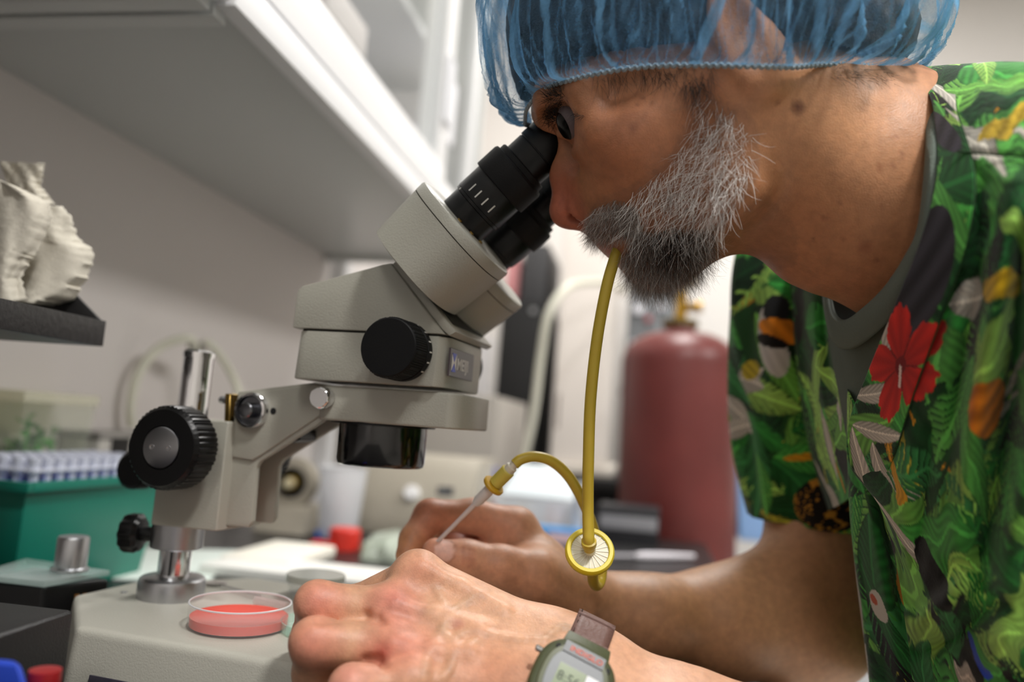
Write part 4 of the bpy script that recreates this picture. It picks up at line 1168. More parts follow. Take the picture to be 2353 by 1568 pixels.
hd.chain([hp(1350, 262, .0445), hp(1356, 300, .0455), hp(1352, 338, .042), hp(1330, 352, .030)], [.0048, .0056, .0056, .004], .006)     # eye bag
hd.rc(hp(1404, 532, 0), hp(1428, 543, .018), .0060, .0035, .005)          # upper lip
hd.rc(hp(1432, 562, 0), hp(1442, 556, .018), .0056, .0035, .005)          # lower lip
hd.rc(hp(1402, 552, 0), hp(1440, 550, .026), .0016, .0012, .002, 's')     # mouth line
# ear
EMf = FM
hd.el(hp(1712, 82, .073), (.017, .031, .0085), np.stack([nrm(V(-.9, .35, .35)), nrm(V(-.35, -.93, 0)), nrm(np.cross(V(-.9, .35, .35), V(-.35, -.93, 0)))]), .006)
hd.el(hp(1706, 80, .082), (.010, .020, .005), np.stack([nrm(V(-.9, .35, .35)), nrm(V(-.35, -.93, 0)), nrm(np.cross(V(-.9, .35, .35), V(-.35, -.93, 0)))]), .004, 's')
hd.rc(hp(1706, 140, .070), hp(1714, 160, .066), .007, .0055, .006)
# neck, nape, shoulders under the clothes
hd.chain([hp(1745, 345), hp(1990, 440), hp(2240, 540)], [.0545, .0590, .060], .016)
hd.rc(hp(1760, 190), hp(2080, 372), .043, .046, .014)
hd.rc(hp(1745, 160, .045), hp(1860, 240, .036), .021, .026, .02)          # mastoid
hd.rc(hp(1735, 240, .050), hp(2080, 520, .028), .014, .016, .022)         # strap muscle
hd.rc(hp(1990, 265, .026), hp(2050, 315, .026), .018, .015, .012)          # trapezius
hd.rc(hp(1845, 592), hp(1875, 604), .012, .011, .014)                     # throat
hd.rc(hp(2300, 560, .0), hp(2420, 560, .05), .05, .05, .03)
hd.rc(hp(2260, 640), hp(2420, 900), .055, .07, .03)

_en = eo - BH * (TE * 2)
_w2h = lambda P: c2hl(V((P - CAM) @ RT, -((P - CAM) @ UP), (P - CAM) @ FW))[0]
hd.rc(_w2h(_en + EA * EL * .5), _w2h(_en + EA * (EL + .0005)), .0158, .0158, .004, 's')   # the eyecup rests in the orbit
HV, HQ = hd.mesh(hp(1150, -330)[:3] * V(1, 1, 0) + V(-.002, 0, -.112), V(hp(2330, 0)[0], hp(0, 900)[1], .112), .0021)
HV = settle(hd, HV)
Hc = hl2c(HV)

# ------------------------------------------------------------------ far arm and hand holding the mouth pipette
fa = SDF()
el_ = cc(1884, 1452, .615)
fa.chain([cc(1345, 1392, .548), cc(1500, 1424, .562), cc(1660, 1440, .585), cc(1820, 1446, .606), el_], [.0195, .0235, .0325, .040, .0385], .02)
fa.rc(cc(1330, 1378, .562), cc(1660, 1430, .60), .018, .028, .02)
fa.chain([el_, cc(1880, 1150, .650), cc(1900, 850, .665), cc(2050, 700, .64)], [.0375, .040, .048, .055], .014)
fa.rc(cc(1660, 1420, .588), cc(1850, 1300, .618), .026, .030, .03)
# palm and thumb
fa.chain([cc(1310, 1370, .548), cc(1245, 1325, .548), cc(1185, 1222, .562)], [.021, .021, .0155], .014)
fa.chain([cc(1325, 1385, .540), cc(1230, 1325, .524), cc(1150, 1303, .516), cc(1072, 1286, .512), cc(1000, 1268, .509)], [.018, .0165, .0125, .0108, .0085], .009)
fa.rc(cc(1230, 1330, .540), cc(1160, 1290, .550), .018, .014, .014)
# index finger
fa.chain([cc(1185, 1216, .560), cc(1085, 1186, .556), cc(988, 1186, .546)], [.0150, .0108, .0112], .007)
fa.chain([cc(988, 1186, .546), cc(950, 1240, .532), cc(934, 1275, .522)], [.0110, .0092, .0072], .004)
# middle, ring and little fingers curled behind
fa.chain([cc(1195, 1240, .578), cc(1020, 1212, .578)], [.014, .0105], .006)
fa.chain([cc(1020, 1212, .578), cc(1045, 1262, .566), cc(1105, 1268, .558)], [.0105, .0098, .0085], .004)
fa.chain([cc(1200, 1262, .592), cc(1060, 1240, .590), cc(1075, 1290, .575), cc(1120, 1300, .563)], [.013, .010, .0095, .008], .004)
fa.chain([cc(1215, 1285, .600), cc(1095, 1275, .598), cc(1110, 1320, .582)], [.012, .009, .0085], .004)
fa.rc(cc(1230, 1290, .58), cc(1180, 1255, .575), .02, .016, .014)
# thumbnail and creases
FV, FQ = fa.mesh(cc(860, 1130, .50) * V(1.15, .97, 1) + V(-.01, -.01, -.03), V(cc(2200, 0, .64)[0], cc(0, 1640, .62)[1], .735), .0019)
FV = settle(fa, FV)

# ------------------------------------------------------------------ near hand and forearm (wearing the watch)
na = SDF()
mcp = [cc(962, 1328, .425), cc(900, 1408, .408), cc(900, 1492, .390), cc(950, 1575, .372)]
wrs = [cc(1275, 1500, .412), cc(1262, 1530, .402), cc(1250, 1565, .392), cc(1235, 1610, .382)]
for m_, w_, r0, r1 in zip(mcp, wrs, (.0125, .0128, .0122, .0115), (.0165, .017, .017, .017)):
    na.rc(m_, w_, r0, r1, .016)
na.rc(cc(1000, 1400, .432), cc(1180, 1540, .41), .013, .018, .016)
na.rc(cc(1000, 1500, .410), cc(1150, 1600, .39), .016, .018, .016)
for m_, r_ in zip(mcp, (.0112, .0108, .0102, .0095)):                    # knuckle heads
    na.el(m_ + V(-.001, -.0036, -.004), (r_, r_, r_), None, .008)
# forearm, radius and ulna sides
na.chain([cc(1275, 1502, .412), cc(1372, 1556, .404), cc(1560, 1655, .398), cc(2500, 1900, .385)], [.0168, .0185, .022, .040], .02)
na.chain([cc(1235, 1612, .382), cc(1330, 1660, .376), cc(2480, 1980, .36)], [.0175, .0195, .036], .02)
na.chain([cc(2500, 1940, .375), cc(2800, 2020, .345), cc(2900, 1500, .315), cc(2860, 800, .31)], [.040, .042, .043, .045], .02)
# fingers
na.chain([mcp[0], cc(812, 1392, .438), cc(790, 1445, .450), cc(800, 1476, .455)], [.0118, .0098, .0090, .0075], .005)
na.chain([mcp[1], cc(728, 1386, .404), cc(716, 1455, .424), cc(748, 1490, .438)], [.0122, .0104, .0094, .008], .005)
na.chain([mcp[2], cc(722, 1476, .381), cc(722, 1548, .393), cc(765, 1590, .396)], [.0118, .0110, .0098, .0085], .005)
na.chain([mcp[3], cc(808, 1582, .360), cc(790, 1650, .375), cc(830, 1680, .39)], [.0108, .0098, .009, .008], .005)
# thumb, below and behind
na.chain([cc(1200, 1480, .43), cc(1040, 1462, .450), cc(930, 1446, .456), cc(850, 1446, .456)], [.016, .0135, .0105, .0085], .008)
def nmarch(sd, px, py, t0, t1):
    px, py = np.atleast_1d(px).astype(float), np.atleast_1d(py).astype(float)
    v = np.stack([(px - CX) / F, (py - CY) / F, np.ones(len(px))], 1); v /= np.linalg.norm(v, axis=1)[:, None]
    return sd.march(np.zeros(3), v, t0, t1)
def ridge(sd, pts, r, depth, k):
    P, ok = nmarch(sd, [p[0] for p in pts], [p[1] for p in pts], .30, .75)
    G = sd.grad(P)
    P = P - G * depth
    return P, r, k
veins = [ridge(na, catmull([(p[0], p[1], 0) for p in q], 3)[:, :2], r, r * .62, .0022) for q, r in (
    ([(1000, 1350), (1028, 1410), (1016, 1450), (1040, 1480), (1036, 1530), (1010, 1567)], .0016),
    ([(1040, 1482), (1062, 1456), (1110, 1456), (1180, 1468), (1250, 1472)], .0018),
    ([(1066, 1492), (1100, 1470)], .0013), ([(1016, 1450), (985, 1500), (975, 1560)], .0013),
    ([(1120, 1358), (1060, 1390), (1030, 1412)], .0010), ([(1250, 1472), (1290, 1440), (1320, 1452)], .0010))]
tend = [ridge(na, q, .0026, .0018, .006) for q in ([(975, 1300), (1060, 1345), (1160, 1400)], [(915, 1385), (1000, 1410), (1100, 1440)], [(905, 1480), (1000, 1490), (1080, 1500)])]
for P, r, k in veins + tend: na.chain(list(P), [r] * len(P), k)
# creases between and across the fingers
for q, r in (([(862, 1425), (840, 1415), (790, 1425), (735, 1428)], .0012), ([(884, 1532), (866, 1518), (840, 1517)], .0013), ([(880, 1432), (868, 1424)], .001)):
    P, _, _ = ridge(na, q, r, 0.0002, .002)
    na.chain(list(P), [r] * len(P), .0035, 's')
NV, NQ = na.mesh(V(cc(650, 0, .46)[0] - .012, cc(0, 1240, .44)[1] - .01, .335), V(cc(1800, 0, .41)[0], cc(0, 1720, .42)[1], .49), .00155)
NV = settle(na, NV)
na.rc(cc(2860, 800, .31), cc(2660, 490, .36), .045, .04, .02)
NV2, NQ2 = na.mesh(V(cc(1790, 0, .40)[0], -.13, .235), V(.42, .36, .46), .005)

# ------------------------------------------------------------------ one skin mesh with painted complexion
SK = lin('#c08a66')
def paint_blob(col, P, c, r, target, s, soft=1.0):
    d = np.linalg.norm(P - c, axis=1) / r
    w = (np.clip(1.0 - d, 0, 1) ** soft * s)[:, None]
    return col * (1 - w) + np.asarray(target) * w
def noise3(P, sc, seed):
    r = np.random.default_rng(seed); o = np.zeros(len(P))
    for k in range(5):
        d = r.normal(size=(3, 3)); d /= np.linalg.norm(d, axis=1)[:, None]
        f = sc * 1.7 ** k
        q = P @ d.T * f + r.uniform(0, 6, 3)
        o += np.sin(q[:, 0] + 1.3 * np.sin(q[:, 1])) * np.cos(q[:, 2]) / 1.5 ** k
    return o / 2.2
cH = np.tile(lin('#ae7653'), (len(HV), 1)); nH = noise3(HV, 90, 1)[:, None]
cH = cH * (1 + .10 * nH) * np.array([1, 1, 1])
symHV = symz(HV)
red = lin('#b0604a'); dark = lin('#8a5a40'); pale = lin('#cb9a74')
cH = paint_blob(cH, symHV, hp(1310, 470, .004), .028, lin('#b5614f'), .85, .6)
cH = paint_blob(cH, symHV, hp(1440, 330, .06), .034, lin('#b06a4c'), .45)
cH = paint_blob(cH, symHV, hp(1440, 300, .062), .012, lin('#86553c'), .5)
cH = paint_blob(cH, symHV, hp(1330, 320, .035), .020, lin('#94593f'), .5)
cH = paint_blob(cH, symHV, hp(1420, 552, .010), .013, lin('#a8463a'), .95, .5)
cH = paint_blob(cH, symHV, hp(1690, 260, .06), .035, lin('#c27f63'), .5)
cH = paint_blob(cH, symHV, hp(1960, 330, .058), .075, lin('#c9946a'), .8, .6)
cH = paint_blob(cH, symHV, hp(1850, 520, .045), .055, lin('#a86e4d'), .5)
def spot(px, py, r, col, s=.6, lift=0):
    global cH
    P, ok = nmarch(hd_cam, px, py, .30, .75)
    if not ok[0]: return
    cH = paint_blob(cH, HV, c2hl(P)[0], r * .85, lin(col), s, .6)
class _HC:
    @staticmethod
    def ev(Q): return hd.ev(c2hl(Q))
hd_cam = SDF(); hd_cam.ev = lambda Q, sel=None: hd.ev(c2hl(Q))
for (px, py, r, col) in ((1834, 248, .0052, '#4a1c12'), (1788, 236, .0024, '#5e3424'), (1983, 280, .0016, '#7a4630'), (2055, 315, .002, '#8a4a34'), (2072, 355, .0018, '#7a4030'), (2022, 385, .0026, '#9a5634'), (2050, 380, .002, '#7a3c2a'),
                         (2070, 435, .0015, '#80482f'), (2032, 468, .0018, '#7c452f'), (1895, 500, .0024, '#6d3a28'), (1870, 550, .0016, '#5f3325'), (1936, 548, .0018, '#7d452f'), (1930, 465, .0018, '#70402c'), (2018, 598, .002, '#7a4531'), (1988, 568, .005, '#96583e'),
                         (1890, 250, .0012, '#8d5138'), (1965, 322, .0012, '#8d5138'), (1475, 225, .0018, '#7d4a34'), (1456, 293, .004, '#84513a'), (1465, 240, .002, '#7a4a36')):
    spot(px, py, r, col, .95 if r > .005 else .6)
r6 = np.random.default_rng(12)
for _ in range(30):
    spot(r6.uniform(1760, 2090), r6.uniform(200, 620), r6.uniform(.0009, .002), '#96603f', .35)
# stubble shade on the beard ground
bpx = np.array([pj(cw(hl2c(symHV[i:i + 1])))[0:2] for i in range(0)]) if False else None
HPc = hl2c(symHV); hx = CX + F * HPc[:, 0] / HPc[:, 2]; hy = CY + F * HPc[:, 1] / HPc[:, 2]
BEARD = [(1600, 250), (1560, 310), (1535, 370), (1480, 405), (1425, 440), (1372, 458), (1342, 505), (1350, 560), (1400, 572), (1425, 580), (1436, 640), (1490, 690), (1610, 670), (1650, 600), (1690, 500), (1745, 395), (1742, 290), (1700, 240), (1640, 230)]
mb = inpoly(hx, hy, BEARD)
cH[mb] = cH[mb] * .75 + lin('#6b5145') * .25
STUB = [(1650, 600), (1690, 500), (1760, 440), (1830, 520), (1830, 610), (1720, 640)]
ms_ = inpoly(hx, hy, STUB); cH[ms_] = cH[ms_] * .8 + lin('#5a4438') * .2
cF = np.tile(lin('#c4936f'), (len(FV), 1)) * (1 + .08 * noise3(FV, 80, 3)[:, None])
for (px, py, d, r, col, s) in ((1080, 1230, .56, .055, '#d08a70', .8), (990, 1270, .51, .03, '#d9927a', .8), (1150, 1300, .515, .05, '#d69a7e', .7), (985, 1180, .54, .02, '#cf7f68', .6), (940, 1265, .525, .016, '#c98a58', .7), (1300, 1330, .54, .05, '#cf9a74', .6), (1850, 1380, .60, .06, '#a66b45', .6), (1600, 1400, .57, .06, '#b98558', .5), (1060, 1240, .56, .02, '#b4604e', .6)):
    cF = paint_blob(cF, FV, cc(px, py, d), r, lin(col), s, .7)
P, ok = nmarch(fa, [1022], [1266], .4, .7)
nailc = P[0]
gn = np.linalg.norm((FV - nailc) / V(.0062, .0072, .008), axis=1)
wn = np.clip((1.05 - gn) / .15, 0, 1)[:, None]; cF = cF * (1 - wn) + lin('#e3b3a2') * wn
rim_ = np.clip(1 - np.abs(gn - 1.1) / .12, 0, 1)[:, None] * .45; cF = cF * (1 - rim_) + lin('#8f5543') * rim_
for (px, py) in ((1066, 1280), (1078, 1284), (1088, 1287)):
    P, ok = nmarch(fa, [px] * 5, np.linspace(py - 22, py + 18, 5), .4, .7)
    for p in P: cF = paint_blob(cF, FV, p, .0022, lin('#a8604c'), .5)
cN = np.tile(lin('#cf9d7e'), (len(NV), 1)) * (1 + .07 * noise3(NV, 120, 4)[:, None])
for (px, py, r, col, s) in ((730, 1380, .017, '#d17f6e', .8), (715, 1480, .018, '#cf7f6c', .8), (905, 1375, .018, '#d07a6e', .75), (920, 1480, .022, '#cf7766', .7), (800, 1550, .016, '#d2887a', .7), (960, 1310, .016, '#cf8d74', .6), (1120, 1540, .03, '#c57c58', .6), (1150, 1400, .035, '#d3a07c', .5), (1250, 1430, .03, '#cf9d78', .5), (860, 1520, .012, '#bf6a58', .5), (1052, 1435, .004, '#b56a5c', .6), (880, 1500, .006, '#c45c54', .5)):
    P, ok = nmarch(na, [px], [py], .3, .6); cN = paint_blob(cN, NV, P[0], r, lin(col), s, .7)
for P, r, k in veins:
    for i in range(len(P) - 1):
        for t in (0, .5): cN = paint_blob(cN, NV, P[i] * (1 - t) + P[i + 1] * t, .0036, lin('#b59a80'), .45)
cN2 = np.tile(lin('#c68a66'), (len(NV2), 1))
BV = np.vstack([cw(Hc), cw(FV), cw(NV), cw(NV2)])
o1, o2, o3 = len(HV), len(HV) + len(FV), len(HV) + len(FV) + len(NV)
BQ = np.vstack([HQ, FQ + o1, NQ + o2, NQ2 + o3])
BC = np.clip(np.vstack([cH, cF, cN, cN2]), 0, 1)
person = thing('person', 'person in tropical print scrub top and blue hair cover looking into the microscope', 'person', (0.45, 0.33, 0))
M_SKIN = attr_mat('skin', .46, (('voronoi', 1100, .16), ('noise', 420, .20)), sss=.22, spec=.42, sssc=.0035, mott=.16)
body = fast_mesh('body', BV, BQ, M_SKIN, person, BC)
body['label'] = 'tanned skin of head, neck, arms and hands'
# ------------------------------------------------------------------ eyes, hair, beard
def hw(P): return cw(hl2c(P))
def hair_mesh(name, roots, dirs, norms, length, rad, cols, parent, curl=.35, droop=V(0, .25, 0), nseg=5, seed=1, frame='c'):
    """tapered three-sided strands growing from roots (camera coordinates)"""
    r = np.random.default_rng(seed); n = len(roots)
    P = np.zeros((n, nseg + 1, 3)); P[:, 0] = roots - norms * .0006
    d = dirs / (np.linalg.norm(dirs, axis=1)[:, None] + 1e-9)
    bend = r.normal(0, 1, (n, 3)) * curl
    L = length / nseg
    for k in range(1, nseg + 1):
        d = d + (bend + droop) / nseg + r.normal(0, .05, (n, 3))
        d /= np.linalg.norm(d, axis=1)[:, None]
        P[:, k] = P[:, k - 1] + d * L[:, None]
    Vt = np.zeros((n, nseg + 1, 3, 3))
    T = np.gradient(P, axis=1); T /= np.linalg.norm(T, axis=2)[:, :, None] + 1e-12
    ref = np.tile(V(.3, .2, .93), (n, nseg + 1, 1))
    u = np.cross(T, ref); u /= np.linalg.norm(u, axis=2)[:, :, None] + 1e-12; v = np.cross(T, u)
    tp = np.linspace(1, .25, nseg + 1)
    for k in range(3):
        a = 2 * pi * k / 3
        Vt[:, :, k] = P + (u * cos(a) + v * sin(a)) * (rad[:, None, None] * tp[None, :, None])
    base = (np.arange(n) * (nseg + 1) * 3)[:, None, None, None]
    s_ = np.arange(nseg)[None, :, None, None] * 3; k_ = np.arange(3)[None, None, :, None]
    kk = (np.arange(3) + 1) % 3
    q = np.concatenate([base + s_ + k_, base + s_ + kk[None, None, :, None], base + s_ + 3 + kk[None, None, :, None], base + s_ + 3 + k_], -1).reshape(-1, 4)
    C_ = np.repeat(cols, (nseg + 1) * 3, axis=0)
    return fast_mesh(name, cw(Vt.reshape(-1, 3)), q, M_HAIR, parent, C_)
M_HAIR = attr_mat('hair_fibre', .42, (), spec=.5)

# eyeballs
for sg in (1, -1):
    e = hp(1327, 276, .0325) * V(1, 1, sg)
    gz = nrm(V(-.86, .46, .22 * sg))
    ew = hw(e)[0]; fw = nrm(hw(e + gz * .01)[0] - ew)
    ball = lathe('eyeball', [(0, -.0118), (.006, -.0102), (.0102, -.006), (.0118, 0), (.0105, .0055), (.0075, .0091), (.0058, .0103)], ew, fw, mat('sclera', '#75696a', .35, spec=.3), person, 32, 60)
    lathe('iris', [(.0082, .0086), (.0059, .0104), (.0024, .0113), (0, .0115)], ew, fw, mat('iris_dark', '#0a0605', .25, spec=.3), ball, 32, 60)
# scalp hair: a dark cap of hair over the skull
hs_ = SDF(symz)
RINGP = [hp(1206, 284, .0), hp(1212, 246, .020), hp(1250, 203, .040), hp(1310, 182, .058), hp(1400, 162, .070), hp(1500, 150, .076), hp(1620, 148, .083), hp(1720, 150, .087), hp(1820, 152, .078), hp(1900, 146, .062), hp(1990, 150, .048), hp(2060, 160, .026), hp(2080, 166, .0)]
_rx = np.array([p[0] for p in RINGP]); _ry = np.array([p[1] for p in RINGP])
hs_.el(hp(1585, 30), (.109, .100, .0815), FM, .01)
hs_.rc(hp(1790, 40, .026), hp(1930, 70, .008), .050, .040, .02)
hs_.P.append((lambda P: (np.interp(P[:, 0], _rx, _ry) - .004 - P[:, 1]) * .9, V(0, 0, 0), 9.0, .004, 's'))
hs_.el(hp(1712, 95, .090), (.018, .036, .018), FM, .006, 's')
HSV, HSQ = hs_.mesh(V(hp(1150, 0)[0], hp(0, -420)[1], -.1), V(hp(2220, 0)[0], hp(0, 260)[1], .1), .003)
nn = noise3(HSV, 260, 8)
HSV = HSV + hs_.grad(HSV) * (nn * .0016)[:, None]
cs_ = np.tile(lin('#171210'), (len(HSV), 1)) * (1 + .35 * noise3(HSV, 700, 9)[:, None])
gx_ = np.clip((HSV[:, 0] - hp(1780, 0)[0]) / .06, 0, 1)[:, None]
cs_ = cs_ * (1 - .4 * gx_) + lin('#5d554f') * .4 * gx_
sh_ = fast_mesh('scalp_hair', hw(HSV), HSQ, attr_mat('scalp_hair_mat', .6, (('noise', 900, .6),)), person, np.clip(cs_, 0, 1))
sh_['label'] = 'dark hair seen through the hair cover'

# beard strands
def sample_poly(poly, n, seed):
    r = np.random.default_rng(seed); poly = np.asarray(poly, float); out = np.zeros((0, 2))
    lo, hi = poly.min(0), poly.max(0)
    while len(out) < n:
        q = r.uniform(lo, hi, (n * 3, 2)); out = np.vstack([out, q[inpoly(q[:, 0], q[:, 1], poly)]])
    return out[:n]
def grow(poly, n, seed, length, colfun, dirfun, rad=(.00006, .00010), curl=.5, mirror=True, droop=V(-.05, .2, 0), out=.6):
    r = np.random.default_rng(seed)
    q = sample_poly(poly, n, seed)
    if poly is JAW: q = q[r.random(len(q)) < np.clip((q[:, 1] - 230) / 170, .30, 1)]
    P, ok = nmarch(hd_cam, q[:, 0], q[:, 1], .30, .60)
    P, q = P[ok], q[ok]
    L_ = c2hl(P); N_ = hd.grad(L_)
    D = np.array([dirfun(a, b) for a, b in q])
    D = D + r.normal(0, .34, D.shape)
    ln = r.uniform(*length, len(q)) * np.array([1.0] * len(q))
    cl = np.array([colfun(a, b, r) for a, b in q])
    rd = r.uniform(*rad, len(q))
    dl = N_ * out + D
    roots, norms, dirs = [hl2c(L_)], [N_ @ HM], [dl @ HM]
    if mirror:
        m = r.random(len(q)) < .6
        f_ = V(1, 1, -1)
        roots.append(hl2c(L_[m] * f_)); norms.append((N_[m] * f_) @ HM); dirs.append((dl[m] * f_) @ HM)
        ln = np.concatenate([ln, ln[m]]); cl = np.vstack([cl, cl[m]]); rd = np.concatenate([rd, rd[m]])
    return np.vstack(roots), np.vstack(dirs), np.vstack(norms), ln, rd, cl
WHITE, GREY, BROWN, DARK = lin('#f2eeea'), lin('#a3988f'), lin('#75645a'), lin('#17120f')
def bcol(px, py, r):
    # dark patch at the middle of the chin, white along the jaw, brown grey in front
    dk = np.exp(-(((px - 1545) / 75) ** 2 + ((py - 560) / 42) ** 2))
    wj = np.clip((px - 1440) / 140, 0, 1) * np.clip((560 - py) / 110, 0, 1)
    x = r.random()
    if x < dk * .9: return DARK * (1 + r.uniform(0, 1.5))
    if r.random() < .18 + .75 * wj: return WHITE * r.uniform(.75, 1.05)
    return (GREY if r.random() < .55 else BROWN) * r.uniform(.6, 1.1)
JAW = [(1612, 262), (1575, 320), (1540, 380), (1490, 415), (1450, 440), (1440, 500), (1450, 560), (1520, 560), (1600, 560), (1650, 540), (1690, 480), (1728, 400), (1730, 300), (1690, 255)]
CHINP = [(1424, 578), (1434, 625), (1468, 668), (1520, 675), (1600, 640), (1645, 580), (1640, 530), (1560, 520), (1470, 530)]
MOUST = [(1343, 508), (1362, 480), (1412, 455), (1462, 470), (1475, 540), (1440, 545), (1425, 538), (1395, 552), (1355, 556)]
SIDE = [(1590, 200), (1640, 215), (1690, 250), (1680, 330), (1600, 330), (1585, 270)]
parts_ = [
    grow(JAW, 1450, 21, (.007, .014), bcol, lambda x, y: V(-.35 - .3 * (y < 430), .75, 0), curl=.75),
    grow(JAW, 480, 22, (.012, .020), lambda a, b, r: WHITE * r.uniform(.9, 1.15), lambda x, y: V(-.1, .7, 0), rad=(.00010, .00015), curl=1.4),
    grow(CHINP, 3600, 23, (.009, .016), bcol, lambda x, y: V(.15, .95, 0), curl=.45, out=.45),
    grow(MOUST, 1700, 24, (.006, .011), lambda a, b, r: (GREY if r.random() < .6 else (WHITE if r.random() < .55 else BROWN)) * r.uniform(.6, 1.0), lambda x, y: V(-.15 + (x - 1400) / 260, .9, 0), curl=.3, out=.35),
    grow(SIDE, 170, 25, (.008, .016), lambda a, b, r: (WHITE if r.random() < .55 else BROWN) * r.uniform(.6, 1), lambda x, y: V(-.25, .8, 0), curl=.6, out=.3),
]
cat_ = [np.concatenate([p[i] for p in parts_]) for i in range(6)]
bd = hair_mesh('beard', cat_[0], cat_[1], cat_[2], cat_[3], cat_[4], cat_[5], person, curl=.45, seed=31)
bd['kind'] = 'stuff'; bd['label'] = 'short grey and white beard with a dark chin patch'
# dense undercoat that gives the beard its volume
BROWP = [(1250, 278), (1252, 240), (1262, 216), (1292, 210), (1300, 228), (1290, 255), (1278, 290), (1262, 296)]
p1 = grow(BROWP, 750, 41, (.006, .011), lambda a, b, r: lin('#1d1611') * r.uniform(.7, 1.6), lambda x, y: V(.1, -.6, 0), curl=.3, out=.5)
eb = hair_mesh('eyebrow', p1[0], p1[1], p1[2], p1[3], p1[4] * 1.3, p1[5], person, curl=.3, seed=42)
eb['kind'] = 'stuff'; eb['label'] = 'dark bushy eyebrow'
TEMP = [(1455, 150), (1640, 150), (1630, 190), (1590, 215), (1560, 195), (1480, 175)]
LASH = [(1300, 258), (1345, 262), (1346, 268), (1302, 266)]
p2 = grow(TEMP, 520, 43, (.010, .022), lambda a, b, r: lin('#2a211b') * r.uniform(.6, 1.8), lambda x, y: V(.35, .8, 0), curl=.5, out=.15)
p3 = grow([(1900, 150), (2060, 160), (2040, 185), (1900, 175)], 160, 44, (.005, .012), lambda a, b, r: lin('#4a3b30') * r.uniform(.6, 1.4), lambda x, y: V(.5, .6, 0), curl=.5, out=.2)
p4_ = grow([(1360, 160), (1460, 150), (1470, 170), (1380, 200)], 60, 45, (.012, .022), lambda a, b, r: lin('#4a3b30') * r.uniform(.6, 1.4), lambda x, y: V(.1, .9, 0), curl=.7, out=.3)
p5_ = grow(LASH, 60, 46, (.004, .007), lambda a, b, r: lin('#1a130f'), lambda x, y: V(-.6, .2, 0), curl=.2, out=.4)
hh_ = [np.concatenate([p[i] for p in (p2, p3, p4_, p5_)]) for i in range(6)]
th_ = hair_mesh('temple_hair', hh_[0], hh_[1], hh_[2], hh_[3], hh_[4], hh_[5], person, curl=.4, seed=47)
th_['kind'] = 'stuff'; th_['label'] = 'loose dark hairs below the hair cover'

# ------------------------------------------------------------------ gathered blue hair cover
NT, NVV = 900, 110
th = np.linspace(0, 2 * pi, NT, endpoint=False)
# elastic edge, near side (mirrored): pixel and lateral offset
ring_pts = RINGP
near = catmull(ring_pts, 24)
full = np.vstack([near, (near * V(1, 1, -1))[::-1][1:-1]])
sl_ = np.r_[0, np.cumsum(np.linalg.norm(np.diff(np.vstack([full, full[:1]]), axis=0), axis=1))]
tt = np.linspace(0, sl_[-1], NT, endpoint=False)
fl = np.vstack([full, full[:1]])
ring = np.stack([np.interp(tt, sl_, fl[:, k]) for k in range(3)], 1)
cen = hp(1640, 40)
# equator of the balloon: outside the ring
ax_ = hp(2170, 70)[0] - cen[0]; bx_ = cen[0] - hp(1113, 95)[0]
ang = np.arctan2(ring[:, 2] / .086, (ring[:, 0] - cen[0]) / np.where(ring[:, 0] > cen[0], ax_, bx_))
eq = np.stack([cen[0] + np.cos(ang) * np.where(np.cos(ang) > 0, ax_, bx_), np.interp(np.cos(ang), [-1, -.6, 0, .6, 1], [hp(0, 92)[1], hp(0, 90)[1], hp(0, 85)[1], hp(0, 84)[1], hp(0, 82)[1]]), np.sin(ang) * .104], 1)
crown = hp(1600, -390)
rc_ = np.random.default_rng(77)
def fold(t, fr, sd):
    r = np.random.default_rng(sd); o = np.zeros_like(t)
    for f_ in fr: o += np.sin(2 * pi * f_ * t + r.uniform(0, 6)) * r.uniform(.6, 1.0)
    return o / len(fr)
tn = tt / sl_[-1]
vv = np.linspace(0, 1, NVV)
Vc = np.zeros((NVV, NT, 3))
w1 = fold(tn, (17, 23, 31, 41), 1); w2 = fold(tn, (61, 83, 107, 139, 173), 2); w3 = fold(tn, (29, 61, 97), 3); w4 = fold(tn, (11, 19, 37), 4)
dens = np.zeros((NVV, NT)); w5 = fold(tn, (31, 44, 67, 83), 15); w6 = fold(tn, (118, 151, 197, 233), 19)
